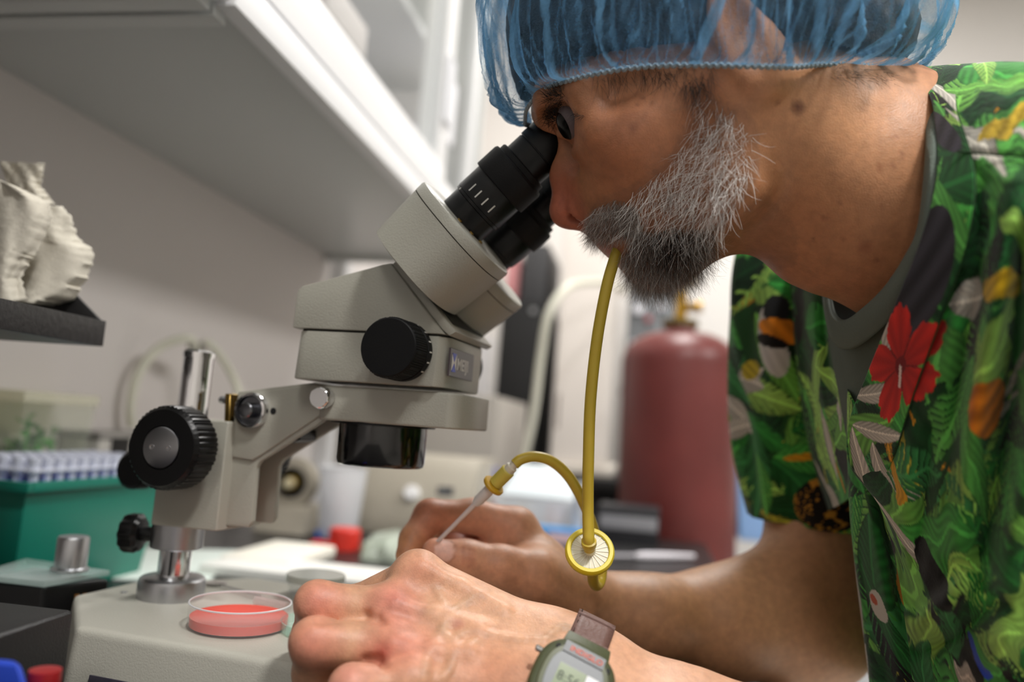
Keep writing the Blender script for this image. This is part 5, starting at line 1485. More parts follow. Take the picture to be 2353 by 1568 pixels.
for i, v in enumerate(vv):
    if v < .30:
        s_ = v / .30
        # from ring out to the equator: leaves outward first, then rises
        P = ring + (eq - ring) * np.stack([np.full(NT, sin(s_ * pi / 2) ** .9), np.full(NT, 1 - cos(s_ * pi / 2)), np.full(NT, sin(s_ * pi / 2) ** .9)], 1)
    else:
        s_ = (v - .30) / .70
        a = s_ * pi / 2
        P = np.stack([crown[0] + (eq[:, 0] - crown[0]) * cos(a) ** .8, eq[:, 1] + (crown[1] - eq[:, 1]) * sin(a), eq[:, 2] * cos(a) ** .8], 1)
    o = P - V(cen[0], cen[1], 0); o[:, 1] *= .4; o /= np.linalg.norm(o, axis=1)[:, None] + 1e-9
    tw = .010 * v * (1 - v) * 4
    # pleats wander sideways as they climb
    sh = np.interp((tn + .014 * sin(v * 9) + .012 * np.sin(2 * pi * 5 * tn + v * 6)) % 1, np.r_[tn, 1], np.r_[w1, w1[0]])
    sh2 = np.interp((tn + .010 * cos(v * 12) + .006 * np.sin(2 * pi * 9 * tn + v * 11)) % 1, np.r_[tn, 1], np.r_[w2, w2[0]])
    sh3 = np.interp((tn - .02 * v) % 1, np.r_[tn, 1], np.r_[w3, w3[0]])
    rid = 1 - np.abs(sh2) * 2.2
    am = np.clip(v / .10, 0, 1) * (1 - .55 * v)
    fine = np.clip(1 - v / .35, 0.25, 1) * np.clip(v / .03, .35, 1)
    disp = .0085 * am * sh + .0042 * fine * rid + .004 * am * sh3 * cos(7 * v) + .005 * np.clip((v - .25) * 3, 0, 1) * np.sin(2 * pi * 7 * tn + 8 * v) * .5
    Vc[i] = P + o * disp[:, None]
    st = np.interp((tn + .018 * sin(v * 7 + 1) + .010 * np.sin(2 * pi * 6 * tn + v * 8)) % 1, np.r_[tn, 1], np.r_[w5, w5[0]])
    st2 = np.interp((tn - .015 * v + .006 * np.sin(2 * pi * 13 * tn + v * 14)) % 1, np.r_[tn, 1], np.r_[w2, w2[0]])
    dens[i] = np.clip((st - .08) * 3.2, 0, 1) * .85 + np.clip((st2 - .25) * 3, 0, 1) * .5 + .25 * np.clip(1 - v / .06, 0, 1) + np.clip((np.interp((tn + .005 * np.sin(v * 23 + 40 * tn)) % 1, np.r_[tn, 1], np.r_[w6, w6[0]]) - .15) * 3.5, 0, 1) * .45 * (1 - .7 * v)
Vc = Vc.reshape(-1, 3)
ii, jj = np.meshgrid(np.arange(NVV - 1), np.arange(NT), indexing='ij')
a = (ii * NT + jj).ravel(); b = (ii * NT + (jj + 1) % NT).ravel()
QC = np.stack([a, b, b + NT, a + NT], 1)
def cap_mat():
    m = bpy.data.materials.new('spunbond_blue'); m.use_nodes = True
    N = m.node_tree.nodes; Lk = m.node_tree.links
    N.remove(N['Principled BSDF']); out = N['Material Output']
    tc = N.new('ShaderNodeTexCoord')
    n1 = N.new('ShaderNodeTexNoise'); n1.inputs['Scale'].default_value = 900; n1.inputs['Detail'].default_value = 3
    n2 = N.new('ShaderNodeTexNoise'); n2.inputs['Scale'].default_value = 70; n2.inputs['Detail'].default_value = 5
    for k in (n1, n2): Lk.new(tc.outputs['Object'], k.inputs['Vector'])
    ad = N.new('ShaderNodeMath'); ad.operation = 'ADD'; Lk.new(n1.outputs['Fac'], ad.inputs[0]); Lk.new(n2.outputs['Fac'], ad.inputs[1])
    mr = N.new('ShaderNodeMapRange'); mr.inputs[1].default_value = .7; mr.inputs[2].default_value = 1.3; mr.inputs[3].default_value = .06; mr.inputs[4].default_value = .34
    Lk.new(ad.outputs[0], mr.inputs[0])
    at_ = N.new('ShaderNodeAttribute'); at_.attribute_name = 'tint'
    md_ = N.new('ShaderNodeMath'); md_.operation = 'MULTIPLY_ADD'; md_.inputs[1].default_value = .75; md_.use_clamp = True
    Lk.new(at_.outputs['Fac'], md_.inputs[0]); Lk.new(mr.outputs[0], md_.inputs[2])
    d = N.new('ShaderNodeBsdfDiffuse'); d.inputs[0].default_value = srgb('#78aed8')
    tl = N.new('ShaderNodeBsdfTranslucent'); tl.inputs[0].default_value = srgb('#86bbe2')
    m1 = N.new('ShaderNodeMixShader'); m1.inputs[0].default_value = .35
    Lk.new(d.outputs[0], m1.inputs[1]); Lk.new(tl.outputs[0], m1.inputs[2])
    tr_ = N.new('ShaderNodeBsdfTransparent'); tr_.inputs[0].default_value = (.94, .97, .99, 1)
    m2 = N.new('ShaderNodeMixShader')
    Lk.new(md_.outputs[0], m2.inputs[0]); Lk.new(tr_.outputs[0], m2.inputs[1]); Lk.new(m1.outputs[0], m2.inputs[2])
    Lk.new(m2.outputs[0], out.inputs[0])
    return m
capo = fast_mesh('hair_cover', hw(Vc), QC, cap_mat(), person, np.repeat(np.clip(dens.reshape(-1, 1), 0, 1), 3, 1))
capo['label'] = 'blue gathered see-through hair cover'
# elastic hem
hem = ring.copy(); wob = .0006 * np.sin(2 * pi * 170 * tn)[:, None]
hem = hem + V(0, .0004, 0) + np.stack([np.zeros(NT), np.sin(2 * pi * 170 * tn) * .0007, np.zeros(NT)], 1)
bm = bmesh.new()
tube_bm(bm, hw(np.vstack([hem, hem[:1]])), .0011, 6, cap=False)
hm_ = bm_done('elastic_hem', bm, mat('elastic_grey', '#98a3a8', .8, bump=.5, bscale=900), capo, 60)
# ------------------------------------------------------------------ clothing sheets
def bicubic(ctrl, nu, nv):
    """ctrl[row][col] -> dense grid by Catmull-Rom in both directions"""
    A = np.asarray(ctrl, float)
    def resamp(Pt, n):
        D = catmull(Pt, 16)
        return D[np.clip(np.round(np.linspace(0, len(D) - 1, n)).astype(int), 0, len(D) - 1)] if len(D) >= n * 3 else np.stack([np.interp(np.linspace(0, 1, n), np.linspace(0, 1, len(D)), D[:, k]) for k in range(D.shape[1])], 1)
    R1 = np.stack([resamp(A[i], nu) for i in range(A.shape[0])])           # rows x nu
    return np.stack([resamp(R1[:, j], nv) for j in range(nu)], 1)          # nv x nu x 3
def foldfield(px, py, folds):
    """sum of rounded creases: polyline in photograph pixels, depth of the crease in m, half width in px"""
    o = np.zeros(px.shape)
    for (line, amp, wid) in folds:
        L_ = np.asarray(line, float); best = np.full(px.shape, 1e9); tt_ = np.zeros(px.shape)
        tot = len(L_) - 1
        for i in range(tot):
            a, b = L_[i], L_[i + 1]; ab = b - a
            t = np.clip(((px - a[0]) * ab[0] + (py - a[1]) * ab[1]) / (ab @ ab + 1e-9), 0, 1)
            d = np.hypot(px - a[0] - t * ab[0], py - a[1] - t * ab[1])
            m = d < best; best = np.where(m, d, best); tt_ = np.where(m, (i + t) / tot, tt_)
        o += amp * np.exp(-(best / wid) ** 2) * np.sin(np.clip(tt_ * pi, .25, pi - .25)) ** .5
    return o
def gridq(nv, nu):
    i, j = np.meshgrid(np.arange(nv - 1), np.arange(nu - 1), indexing='ij')
    a = (i * nu + j).ravel()
    return np.stack([a, a + 1, a + nu + 1, a + nu], 1)

# ---- the printed pattern, in metres on the cloth
LEAFC = [np.clip(lin(c) * 1.3, 0, 1) for c in ('#2c7a30', '#3f8f3a', '#1d5a26', '#67a244', '#8ab552', '#14401c', '#2f6f3a', '#4f9440', '#0f3016')]
def print_leaves(u, v, seed, extra=(), n_leaf=None, area=None, white='#c9c3b6'):
    r = np.random.default_rng(seed)
    col = np.tile(lin('#1f4a22'), (len(u), 1))
    u0, u1, v0, v1 = u.min(), u.max(), v.min(), v.max()
    n = n_leaf or int((u1 - u0) * (v1 - v0) / .00052)
    def leaf(cx, cy, ang, L, w, c, kind):
        ca, sa = cos(ang), sin(ang)
        m = (np.abs(u - cx) < L * 1.1) & (np.abs(v - cy) < L * 1.1)
        if not m.any(): return
        a = ((u[m] - cx) * ca + (v[m] - cy) * sa) / L + .5
        b = (-(u[m] - cx) * sa + (v[m] - cy) * ca) / w
        b = b + .22 * np.sin(a * 3.0 + seed)
        env = np.sin(np.clip(a, 0, 1) * pi) ** .75 * (1 - .25 * a)
        if kind == 1:      # feathered frond: blades along the rib
            ph = a * 11 - np.abs(b) * 2.6
            inside = (a > 0) & (a < 1) & (np.abs(b) < env) & (((ph % 1) < .78) | (np.abs(b) < .08))
            tone = .62 + .75 * (ph % 1)
        elif kind == 2:    # split leaf
            ph = a * 5.5 - np.abs(b) * 1.5
            inside = (a > 0) & (a < 1) & (np.abs(b) < env * (1 - .45 * ((ph % 1) > .8)))
            tone = .75 + .30 * np.cos(ph * 2 * pi) * np.clip(np.abs(b) * 1.5, 0, 1) + .25 * (b > 0)
        else:
            ph = a * 9 - np.abs(b) * 3.0
            inside = (a > 0) & (a < 1) & (np.abs(b) < env)
            tone = .72 + .25 * np.cos(ph * 2 * pi) * np.clip(np.abs(b) * 2, 0, 1) + .35 * (b > 0) * a
        tone = np.where(np.abs(b) < .07, 1.55, tone)
        edge = np.clip((env - np.abs(b)) / .10, 0, 1)
        tone = tone * (.45 + .55 * edge)
        idx = np.where(m)[0][inside]
        col[idx] = np.clip(c[None] * tone[inside][:, None], 0, 1)
    for k in range(n):
        c = LEAFC[r.integers(len(LEAFC))]
        x = r.random()
        if x < .07: c = lin('#c98f1c') if r.random() < .6 else lin('#b9b13a')
        elif x < .14: c = lin('#141714')
        leaf(r.uniform(u0, u1), r.uniform(v0, v1), r.uniform(0, 2 * pi), r.uniform(.045, .105), r.uniform(.010, .024) if x >= .07 else r.uniform(.003, .007), c, int(r.integers(3)))
    for k in range(n // 9):   # white gaps left between leaves
        leaf(r.uniform(u0, u1), r.uniform(v0, v1), r.uniform(0, 2 * pi), r.uniform(.022, .05), r.uniform(.004, .011), lin(white) / 1.0, 0)
        leaf(r.uniform(u0, u1), r.uniform(v0, v1), r.uniform(0, 2 * pi), r.uniform(.05, .09), r.uniform(.010, .02), LEAFC[r.integers(len(LEAFC))], int(r.integers(3)))
    for e in extra: e(u, v, col, r)
    return np.clip(col, 0, 1)
def hibiscus(cx, cy, R_, rot=0.0, sv=1.45):
    def f(u, v, col, r):
        v = cy + (v - cy) / sv
        d = np.hypot(u - cx, v - cy); a = np.arctan2(v - cy, u - cx) + rot
        lob = (a * 5 / (2 * pi)) % 1
        rr = R_ * (.42 + .58 * np.sin(lob * pi) ** .7 + .03 * np.sin(a * 23) + .02 * np.sin(a * 41))
        m = d < rr
        t = d / (rr + 1e-9)
        tone = .60 + .5 * t + .22 * np.sin(lob * 2 * pi * 3) * t - .55 * (np.abs(lob - .0) < .05) - .55 * (np.abs(lob - 1) < .05)
        col[m] = np.clip(lin('#c8261c')[None] * np.clip(tone, .25, 1.3)[m][:, None], 0, 1)
        m2 = d < R_ * .16; col[m2] = lin('#7a0f10')
        m3 = (np.abs((u - cx) * .8 - (v - cy) * .6) < R_ * .035) & (d < R_ * .38) & (v > cy); col[m3] = lin('#e8cfc4')
    return f
def blob(cx, cy, a, b, ang, colr, tone=None):
    def f(u, v, col, r):
        x = ((u - cx) * cos(ang) + (v - cy) * sin(ang)) / a; y = (-(u - cx) * sin(ang) + (v - cy) * cos(ang)) / b
        m = x * x + y * y < 1
        c = np.tile(lin(colr), (m.sum(), 1))
        if tone: c = c * (1 + tone * np.sin(x[m] * 9 + 4 * y[m]))[:, None]
        col[m] = np.clip(c, 0, 1)
    return f
def leopard(cx, cy, a, b, ang):
    def f(u, v, col, r):
        x = ((u - cx) * cos(ang) + (v - cy) * sin(ang)); y = (-(u - cx) * sin(ang) + (v - cy) * cos(ang))
        m = (x / a) ** 2 + (y / b) ** 2 < 1
        base = np.tile(lin('#b9812c'), (len(u), 1)) * (1 + .25 * np.sin(x * 120)[:, None])
        S_ = r.uniform(-1, 1, (140, 2)) * V(a, b)
        k = np.zeros(len(u), bool)
        for s_ in S_:
            d = np.hypot((x - s_[0]) / 1.25, y - s_[1])
            k |= (d < .0030) & ~((d < .0013) & (s_[0] > 0))
        base[k] = lin('#17110a')
        col[m] = np.clip(base[m], 0, 1)
    return f
M_CLOTH = attr_mat('printed_cotton', .85, (('noise', 900, .30),), spec=.2, sheen=.15)
class Sheet:
    def __init__(s, name, ctrl, nu, nv, folds=(), seed=1, wav=(0, 0), parent=None):
        s.name = name; s.nu, s.nv = nu, nv
        G = bicubic(ctrl, nu, nv); px, py, d = G[..., 0], G[..., 1], G[..., 2]
        d = d - foldfield(px, py, folds)
        if wav[0]:
            q = np.stack([px.ravel() / 400, py.ravel() / 400, d.ravel() * 4], 1)
            d = d - (noise3(q, wav[1], seed) * wav[0]).reshape(d.shape)
        s.px, s.py, s.d = px, py, d
        s.W = (CAM + ((px - CX) / F * d)[..., None] * RT - ((py - CY) / F * d)[..., None] * UP + d[..., None] * FW)
        du = np.linalg.norm(np.diff(s.W, axis=1), axis=2); dv = np.linalg.norm(np.diff(s.W, axis=0), axis=2)
        s.u = np.concatenate([np.zeros((nv, 1)), np.cumsum(du, 1)], 1)
        s.v = np.concatenate([np.zeros((1, nu)), np.cumsum(dv, 0)], 0)
        s.u = s.u - s.u[:, nu // 2:nu // 2 + 1]           # measured from the middle column
        s.v = s.v - s.v[nv // 2:nv // 2 + 1, :]
    def at(s, px, py):
        k = np.argmin((s.px - px) ** 2 + (s.py - py) ** 2); return s.u.ravel()[k], s.v.ravel()[k]
    def build(s, mat_, parent, col=None, thick=.0011):
        o = fast_mesh(s.name, s.W.reshape(-1, 3), gridq(s.nv, s.nu), mat_, parent, col)
        if thick:
            m = o.modifiers.new('cloth', 'SOLIDIFY'); m.thickness = thick; m.offset = -1
        return o

# ---- main panel: near half of the scrub top
ctrl = [
    [(2100, 215, .505), (2200, 200, .475), (2353, 190, .44), (2560, 230, .40), (2800, 360, .36)],
    [(2104, 160, .470), (2205, 152, .430), (2353, 148, .385), (2560, 180, .34), (2800, 330, .30)],
    [(2128, 205, .440), (2222, 205, .408), (2352, 205, .372), (2550, 250, .328), (2790, 400, .292)],
    [(2150, 262, .420), (2240, 268, .390), (2350, 270, .360), (2540, 330, .318), (2780, 470, .285)],
    [(2157, 400, .402), (2240, 410, .378), (2345, 420, .352), (2520, 480, .312), (2760, 620, .28)],
    [(2124, 540, .400), (2210, 570, .378), (2320, 600, .350), (2500, 660, .312), (2740, 800, .28)],
    [(2056, 712, .414), (2150, 750, .390), (2270, 790, .358), (2460, 850, .320), (2720, 980, .29)],
    [(1998, 855, .436), (2095, 900, .405), (2225, 950, .370), (2430, 1020, .332), (2700, 1140, .30)],
    [(1954, 974, .452), (2060, 1040, .418), (2200, 1110, .380), (2410, 1190, .342), (2680, 1300, .31)],
    [(1958, 1072, .456), (2060, 1160, .424), (2200, 1250, .386), (2400, 1350, .350), (2660, 1460, .32)],
    [(2024, 1160, .445), (2100, 1290, .418), (2220, 1400, .388), (2400, 1500, .356), (2650, 1600, .33)],
    [(2070, 1330, .440), (2140, 1450, .418), (2240, 1560, .392), (2400, 1660, .362), (2640, 1740, .34)],
    [(2100, 1560, .440), (2170, 1640, .42), (2260, 1720, .40), (2400, 1800, .37), (2640, 1860, .35)],
]
folds = [([(2195, 345), (2268, 420), (2240, 560), (2190, 700), (2150, 800)], -.004, 16), ([(2330, 420), (2300, 640), (2250, 860), (2215, 1050), (2200, 1250)], .014, 34), ([(2275, 520), (2235, 760), (2205, 950), (2190, 1150)], -.014, 28),
         ([(2353, 560), (2345, 800), (2320, 1000), (2290, 1180), (2260, 1330)], -.020, 34), ([(2400, 500), (2400, 800), (2370, 1050), (2320, 1250), (2300, 1450)], .018, 46), ([(2190, 350), (2353, 365)], -.002, 8),
         ([(2150, 980), (2130, 1150), (2110, 1300)], -.009, 22), ([(2090, 1010), (2075, 1180)], .006, 24), ([(2260, 1300), (2180, 1380), (2110, 1440), (2060, 1400)], .012, 26), ([(2300, 1380), (2200, 1470), (2120, 1500)], -.012, 24), ([(2353, 1450), (2250, 1540)], .012, 40), ([(2120, 620), (2180, 600), (2230, 610)], .003, 20)]
_dz = [0, .010, .026, .030, .036, .036, .030, .022, .012, .006, .003, 0, 0]; _cz = [1, .95, .8, .5, .2]
ctrl = [[(a, b, c_ - _dz[i] * _cz[j]) for j, (a, b, c_) in enumerate(row)] for i, row in enumerate(ctrl)]
T_ = Sheet('scrub_front', ctrl, 300, 430, folds, 3, (.0016, 9))
P_ = lambda x, y: T_.at(x, y)
hb = P_(2075, 838)
ex = [hibiscus(hb[0], hb[1], .0245, .5)]
b_ = P_(2135, 640); ex.insert(0, blob(b_[0], b_[1], .012, .038, .25, '#2f2d33', .5)); 
b_ = P_(2170, 300); ex.append(blob(b_[0], b_[1], .0055, .016, .1, '#35323a', .5))
b_ = P_(2290, 660); ex.append(blob(b_[0], b_[1], .018, .006, .1, '#c9a11c', .3))
b_ = P_(2265, 940); ex.append(blob(b_[0], b_[1], .012, .015, .1, '#d0761a', .35))
b_ = P_(2320, 300); ex.append(blob(b_[0], b_[1], .022, .005, -.75, '#c9a935', .3))
b_ = P_(2070, 1120); ex.append(blob(b_[0], b_[1], .004, .012, -.2, '#cf9a22', .2))
b_ = P_(2150, 1330); ex.append(blob(b_[0], b_[1], .016, .02, .2, '#101210'))
b_ = P_(2240, 1480); ex.append(blob(b_[0], b_[1], .006, .006, 0, '#2748b8'))
colT = print_leaves(T_.u.ravel(), T_.v.ravel(), 5, ex)
shirt = T_.build(M_CLOTH, person, colT)
shirt['label'] = 'green tropical leaf print scrub top with red hibiscus'
# ---- V-neck band lying on the panel, from the nape round to the point
nb = 330
edge = catmull([(2104, 160, .4585), (2128, 205, .412), (2150, 262, .388), (2157, 400, .364), (2124, 540, .3622), (2056, 712, .382), (1998, 855, .412), (1954, 974, .438), (1957, 1070, .4485)], 40)
outr = catmull([(2185, 156, .424), (2196, 205, .3935), (2200, 262, .3705), (2240, 400, .3415), (2222, 560, .3385), (2160, 740, .3555), (2102, 900, .3795), (2058, 1040, .4045), (2021, 1150, .4375)], 40)
class Strip(Sheet):
    def __init__(s, name, A, B, nu, nv, lift):
        s.name = name; s.nu, s.nv = nu, nv
        ra = np.stack([np.interp(np.linspace(0, 1, nv), np.linspace(0, 1, len(A)), A[:, k]) for k in range(3)], 1)
        rb = np.stack([np.interp(np.linspace(0, 1, nv), np.linspace(0, 1, len(B)), B[:, k]) for k in range(3)], 1)
        t = np.linspace(0, 1, nu)[None, :, None]
        G = ra[:, None] * (1 - t) + rb[:, None] * t
        s.px, s.py = G[..., 0], G[..., 1]; tt = t[0, :, 0]
        s.d = G[..., 2] - lift * np.sin(np.clip(.06 + tt * .88, 0, 1) * pi) ** .3
        px, py, d = s.px, s.py, s.d
        s.W = (CAM + ((px - CX) / F * d)[..., None] * RT - ((py - CY) / F * d)[..., None] * UP + d[..., None] * FW)
        du = np.linalg.norm(np.diff(s.W, axis=1), axis=2); dv = np.linalg.norm(np.diff(s.W, axis=0), axis=2)
        s.u = np.concatenate([np.zeros((nv, 1)), np.cumsum(du, 1)], 1); s.v = np.concatenate([np.zeros((1, nu)), np.cumsum(dv, 0)], 0)
# ---- lower front below the V, wrapping to the far side
ctrlL = [
    [(2010, 860, .60), (1968, 880, .52), (1952, 900, .472), (1990, 960, .452), (2070, 1060, .432), (2160, 1180, .41)],
    [(2010, 1000, .60), (1966, 1020, .525), (1952, 1040, .478), (1995, 1080, .458), (2075, 1160, .435), (2170, 1270, .412)],
    [(2020, 1150, .60), (1972, 1165, .53), (1958, 1180, .484), (2005, 1210, .462), (2085, 1280, .438), (2180, 1370, .415)],
    [(2030, 1300, .60), (1984, 1310, .53), (1972, 1320, .486), (2015, 1345, .464), (2095, 1400, .442), (2190, 1470, .42)],
    [(2045, 1450, .60), (2000, 1455, .53), (1990, 1460, .486), (2035, 1480, .466), (2110, 1520, .446), (2200, 1580, .425)],
    [(2060, 1620, .60), (2018, 1620, .53), (2010, 1620, .486), (2055, 1630, .468), (2130, 1660, .45), (2220, 1700, .43)],
]
foldL = [([(1990, 1080), (2020, 1250), (2050, 1420), (2070, 1560)], .006, 18), ([(2015, 1100), (2045, 1270), (2075, 1420)], -.008, 16), ([(1965, 1180), (1990, 1340), (2010, 1500)], -.004, 14)]
L_s = Sheet('scrub_lower_front', ctrlL, 200, 300, foldL, 7, (.001, 9))
exL = []
b_ = L_s.at(2010, 1310); exL.append(leopard(b_[0], b_[1], .011, .026, .15))
b_ = L_s.at(2022, 1392); exL.append(blob(b_[0], b_[1], .010, .009, .1, '#cbc5b8'))
b_ = L_s.at(2012, 1378); exL.append(blob(b_[0], b_[1], .0045, .003, .1, '#b8502c'))
b_ = L_s.at(2075, 1340); exL.append(blob(b_[0], b_[1], .006, .014, .1, '#cf8e22'))
oL = L_s.build(M_CLOTH, shirt, print_leaves(L_s.u.ravel(), L_s.v.ravel(), 23, exL))
# ---- far chest panel
ctrlF = [
    [(1903, 600, .525), (1850, 585, .57), (1790, 590, .64), (1760, 640, .70)],
    [(1897, 650, .516), (1850, 640, .56), (1790, 640, .63), (1750, 690, .70)],
    [(1915, 720, .508), (1865, 720, .55), (1800, 720, .62), (1755, 760, .70)],
    [(1932, 800, .498), (1880, 810, .54), (1815, 820, .61), (1770, 850, .69)],
    [(1950, 900, .484), (1900, 920, .53), (1840, 940, .60), (1790, 960, .68)],
    [(1962, 1000, .475), (1920, 1030, .52), (1870, 1050, .59), (1820, 1070, .67)],
    [(1975, 1120, .48), (1945, 1150, .52), (1910, 1170, .58), (1870, 1190, .66)],
]
foldF = [([(1862, 620), (1868, 760), (1885, 900), (1910, 1060)], .008, 12), ([(1890, 640), (1898, 780), (1920, 920)], -.007, 10), ([(1838, 640), (1845, 800), (1868, 960)], -.006, 12)]
F_s = Sheet('scrub_far_front', ctrlF, 150, 240, foldF, 9, (.001, 9))
oF = F_s.build(M_CLOTH, shirt, print_leaves(F_s.u.ravel(), F_s.v.ravel(), 31))
# ---- far sleeve: a tube round the far upper arm
ns, nt_ = 240, 300
cl = [(1880, 560, .655, .062), (1862, 640, .655, .064), (1850, 760, .655, .064), (1848, 880, .655, .062), (1856, 1000, .652, .058), (1870, 1110, .648, .054), (1882, 1205, .645, .052)]
cl = catmull([cc(a, b, c_) .tolist() + [r] for a, b, c_, r in cl], 40)
clr = np.stack([np.interp(np.linspace(0, 1, ns), np.linspace(0, 1, len(cl)), cl[:, k]) for k in range(4)], 1)
tg = np.gradient(clr[:, :3], axis=0); tg /= np.linalg.norm(tg, axis=1)[:, None]
ang_ = np.linspace(0, 2 * pi, nt_)
rfs = np.random.default_rng(55)
Wl = np.zeros((ns, nt_, 3))
for i in range(ns):
    e1 = nrm(V(1, 0, 0) - tg[i] * tg[i][0]); e2 = np.cross(tg[i], e1)
    t = i / (ns - 1)
    f = 1 + .05 * np.sin(3 * ang_ + 4 * t) + .035 * np.sin(7 * ang_ - 6 * t + 1) + .03 * np.sin(2 * ang_ + 9 * t) + .022 * np.sin(11 * ang_ + 5 * t)
    hemx = .020 * (np.cos(ang_) * .55) * t ** 3                                     # slanting hem
    Wl[i] = clr[i, :3] + (np.cos(ang_)[:, None] * e1 + np.sin(ang_)[:, None] * e2) * (clr[i, 3] * f)[:, None] + tg[i] * hemx[:, None]
su = np.tile((ang_ * .058)[None], (ns, 1)); sv = np.tile(np.linspace(0, .24, ns)[:, None], (1, nt_))
SP = Wl.reshape(-1, 3); spx = CX + F * SP[:, 0] / SP[:, 2]; spy = CY + F * SP[:, 1] / SP[:, 2]; front = SP[:, 2] < .66
def sat(px, py):
    k = np.argmin((spx - px) ** 2 + (spy - py) ** 2 + (~front) * 1e6); return su.ravel()[k], sv.ravel()[k]
exS = []
b_ = sat(1905, 1165); exS.append(leopard(b_[0], b_[1], .030, .024, .4))
b_ = sat(1770, 790); exS += [blob(b_[0], b_[1], .010, .024, .25, '#c9c5bf', .1), blob(b_[0] - .002, b_[1] - .022, .009, .009, 0, '#17191a')]
b_ = sat(1815, 765); exS += [blob(b_[0], b_[1], .022, .007, -.2, '#d9831c', .25), blob(b_[0] + .012, b_[1] + .006, .012, .004, -.2, '#15120f')]
b_ = sat(1725, 850); exS.append(blob(b_[0], b_[1], .012, .007, .3, '#b8a52a', .3))
b_ = sat(1850, 1050); exS.append(blob(b_[0], b_[1], .018, .003, .1, '#cf9520', .2))
colS = print_leaves(su.ravel(), sv.ravel(), 41, exS)
oS = fast_mesh('sleeve', cw(SP), gridq(ns, nt_), M_CLOTH, shirt, colS)
m_ = oS.modifiers.new('cloth', 'SOLIDIFY'); m_.thickness = .0014; m_.offset = -1
# ---- V band painted like the cloth, proud of it, with stitched seams
Bs = Strip('neck_band', edge, outr, 70, 420, .0016)
kx = []
for (x, y, w_) in ((2075, 838, 'h'),):
    k = np.argmin((Bs.px - x) ** 2 + (Bs.py - y) ** 2); kx.append(hibiscus(Bs.u.ravel()[k], Bs.v.ravel()[k], .0245, .5))
k = np.argmin((Bs.px - 2120) ** 2 + (Bs.py - 640) ** 2); kx.insert(0, blob(Bs.u.ravel()[k], Bs.v.ravel()[k], .016, .034, .05, '#2f2d33', .5))
k = np.argmin((Bs.px - 2172) ** 2 + (Bs.py - 305) ** 2); kx.insert(0, blob(Bs.u.ravel()[k], Bs.v.ravel()[k], .012, .014, 0, '#35323a', .5))
oB = Bs.build(M_CLOTH, shirt, print_leaves(Bs.u.ravel(), Bs.v.ravel(), 47, kx, n_leaf=90))
def seam(pts, r=.0004, col='#1d3a1c'):
    bm = bmesh.new(); tube_bm(bm, np.array([C(a, b, c_) for a, b, c_ in catmull(pts, 24)]), r, 5)
    return bm_done('seam', bm, mat('thread_' + col[1:], col, .8), shirt, 60)
seam(list(map(tuple, outr[::20] + V(0, 0, -.0012))))
seam([(2200, 348, .353), (2290, 356, .334), (2353, 362, .322), (2480, 400, .298)])
# ---- grey-green T-shirt: ribbed collar and the bit of front under the V
M_RIB = mat('tshirt_rib', '#6c776e', .9, bump=.4, bscale=700)
inner = catmull([(2102, 166, .474), (2128, 215, .428), (2134, 300, .392), (2131, 386, .376), (2115, 523, .376), (2080, 600, .384), (2034, 666, .400), (1985, 712, .424), (1945, 738, .450), (1920, 728, .474), (1908, 690, .495), (1903, 645, .512)], 40)
outer = catmull([(2106, 162, .472), (2148, 215, .420), (2158, 300, .384), (2156, 400, .369), (2132, 540, .369), (2108, 612, .376), (2066, 700, .392), (2012, 762, .418), (1955, 800, .448), (1918, 782, .476), (1900, 720, .50), (1894, 650, .518)], 40)
nvv = 1500
ra = np.stack([np.interp(np.linspace(0, 1, nvv), np.linspace(0, 1, len(inner)), inner[:, k]) for k in range(3)], 1)
rb = np.stack([np.interp(np.linspace(0, 1, nvv), np.linspace(0, 1, len(outer)), outer[:, k]) for k in range(3)], 1)
tt_ = np.linspace(0, 1, 14)
G = ra[:, None] * (1 - tt_[None, :, None]) + rb[:, None] * tt_[None, :, None]
rib = .00045 * np.sin(np.arange(nvv) * 2 * pi / 6)
G[..., 2] -= .0035 * np.sin(tt_ * pi)[None] + rib[:, None]
Wc = CAM + ((G[..., 0] - CX) / F * G[..., 2])[..., None] * RT - ((G[..., 1] - CY) / F * G[..., 2])[..., None] * UP + G[..., 2][..., None] * FW
ts = fast_mesh('tshirt_collar', Wc.reshape(-1, 3), gridq(nvv, 14), M_RIB, person)
ts['label'] = 'grey green ribbed T-shirt collar'
m_ = ts.modifiers.new('cloth', 'SOLIDIFY'); m_.thickness = .0016; m_.offset = -1
ctrlU = [[(1896, 660, .522), (1925, 760, .492), (1960, 790, .456), (2020, 755, .428), (2075, 700, .405)],
         [(1908, 780, .512), (1940, 840, .486), (1975, 850, .458), (2025, 830, .434), (2080, 790, .415)],
         [(1930, 900, .50), (1955, 930, .478), (1985, 940, .460), (2030, 920, .440), (2085, 890, .425)],
         [(1950, 1010, .49), (1970, 1030, .475), (1995, 1040, .464), (2040, 1020, .45), (2090, 1000, .44)]]
U_s = Sheet('tshirt_front', ctrlU, 60, 70, (), 5, (.0008, 14))
U_s.build(mat('tshirt_jersey', '#5d675d', .95, bump=.25, bscale=1200), ts)

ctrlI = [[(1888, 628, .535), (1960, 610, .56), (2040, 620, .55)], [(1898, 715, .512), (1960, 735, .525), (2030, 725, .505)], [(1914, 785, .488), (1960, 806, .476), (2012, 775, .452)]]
Sheet('tshirt_inside', ctrlI, 30, 30).build(mat('tshirt_inner_shaded', '#2b302c', .95), ts)  # inside of the collar, its shade put into a darker cloth colour

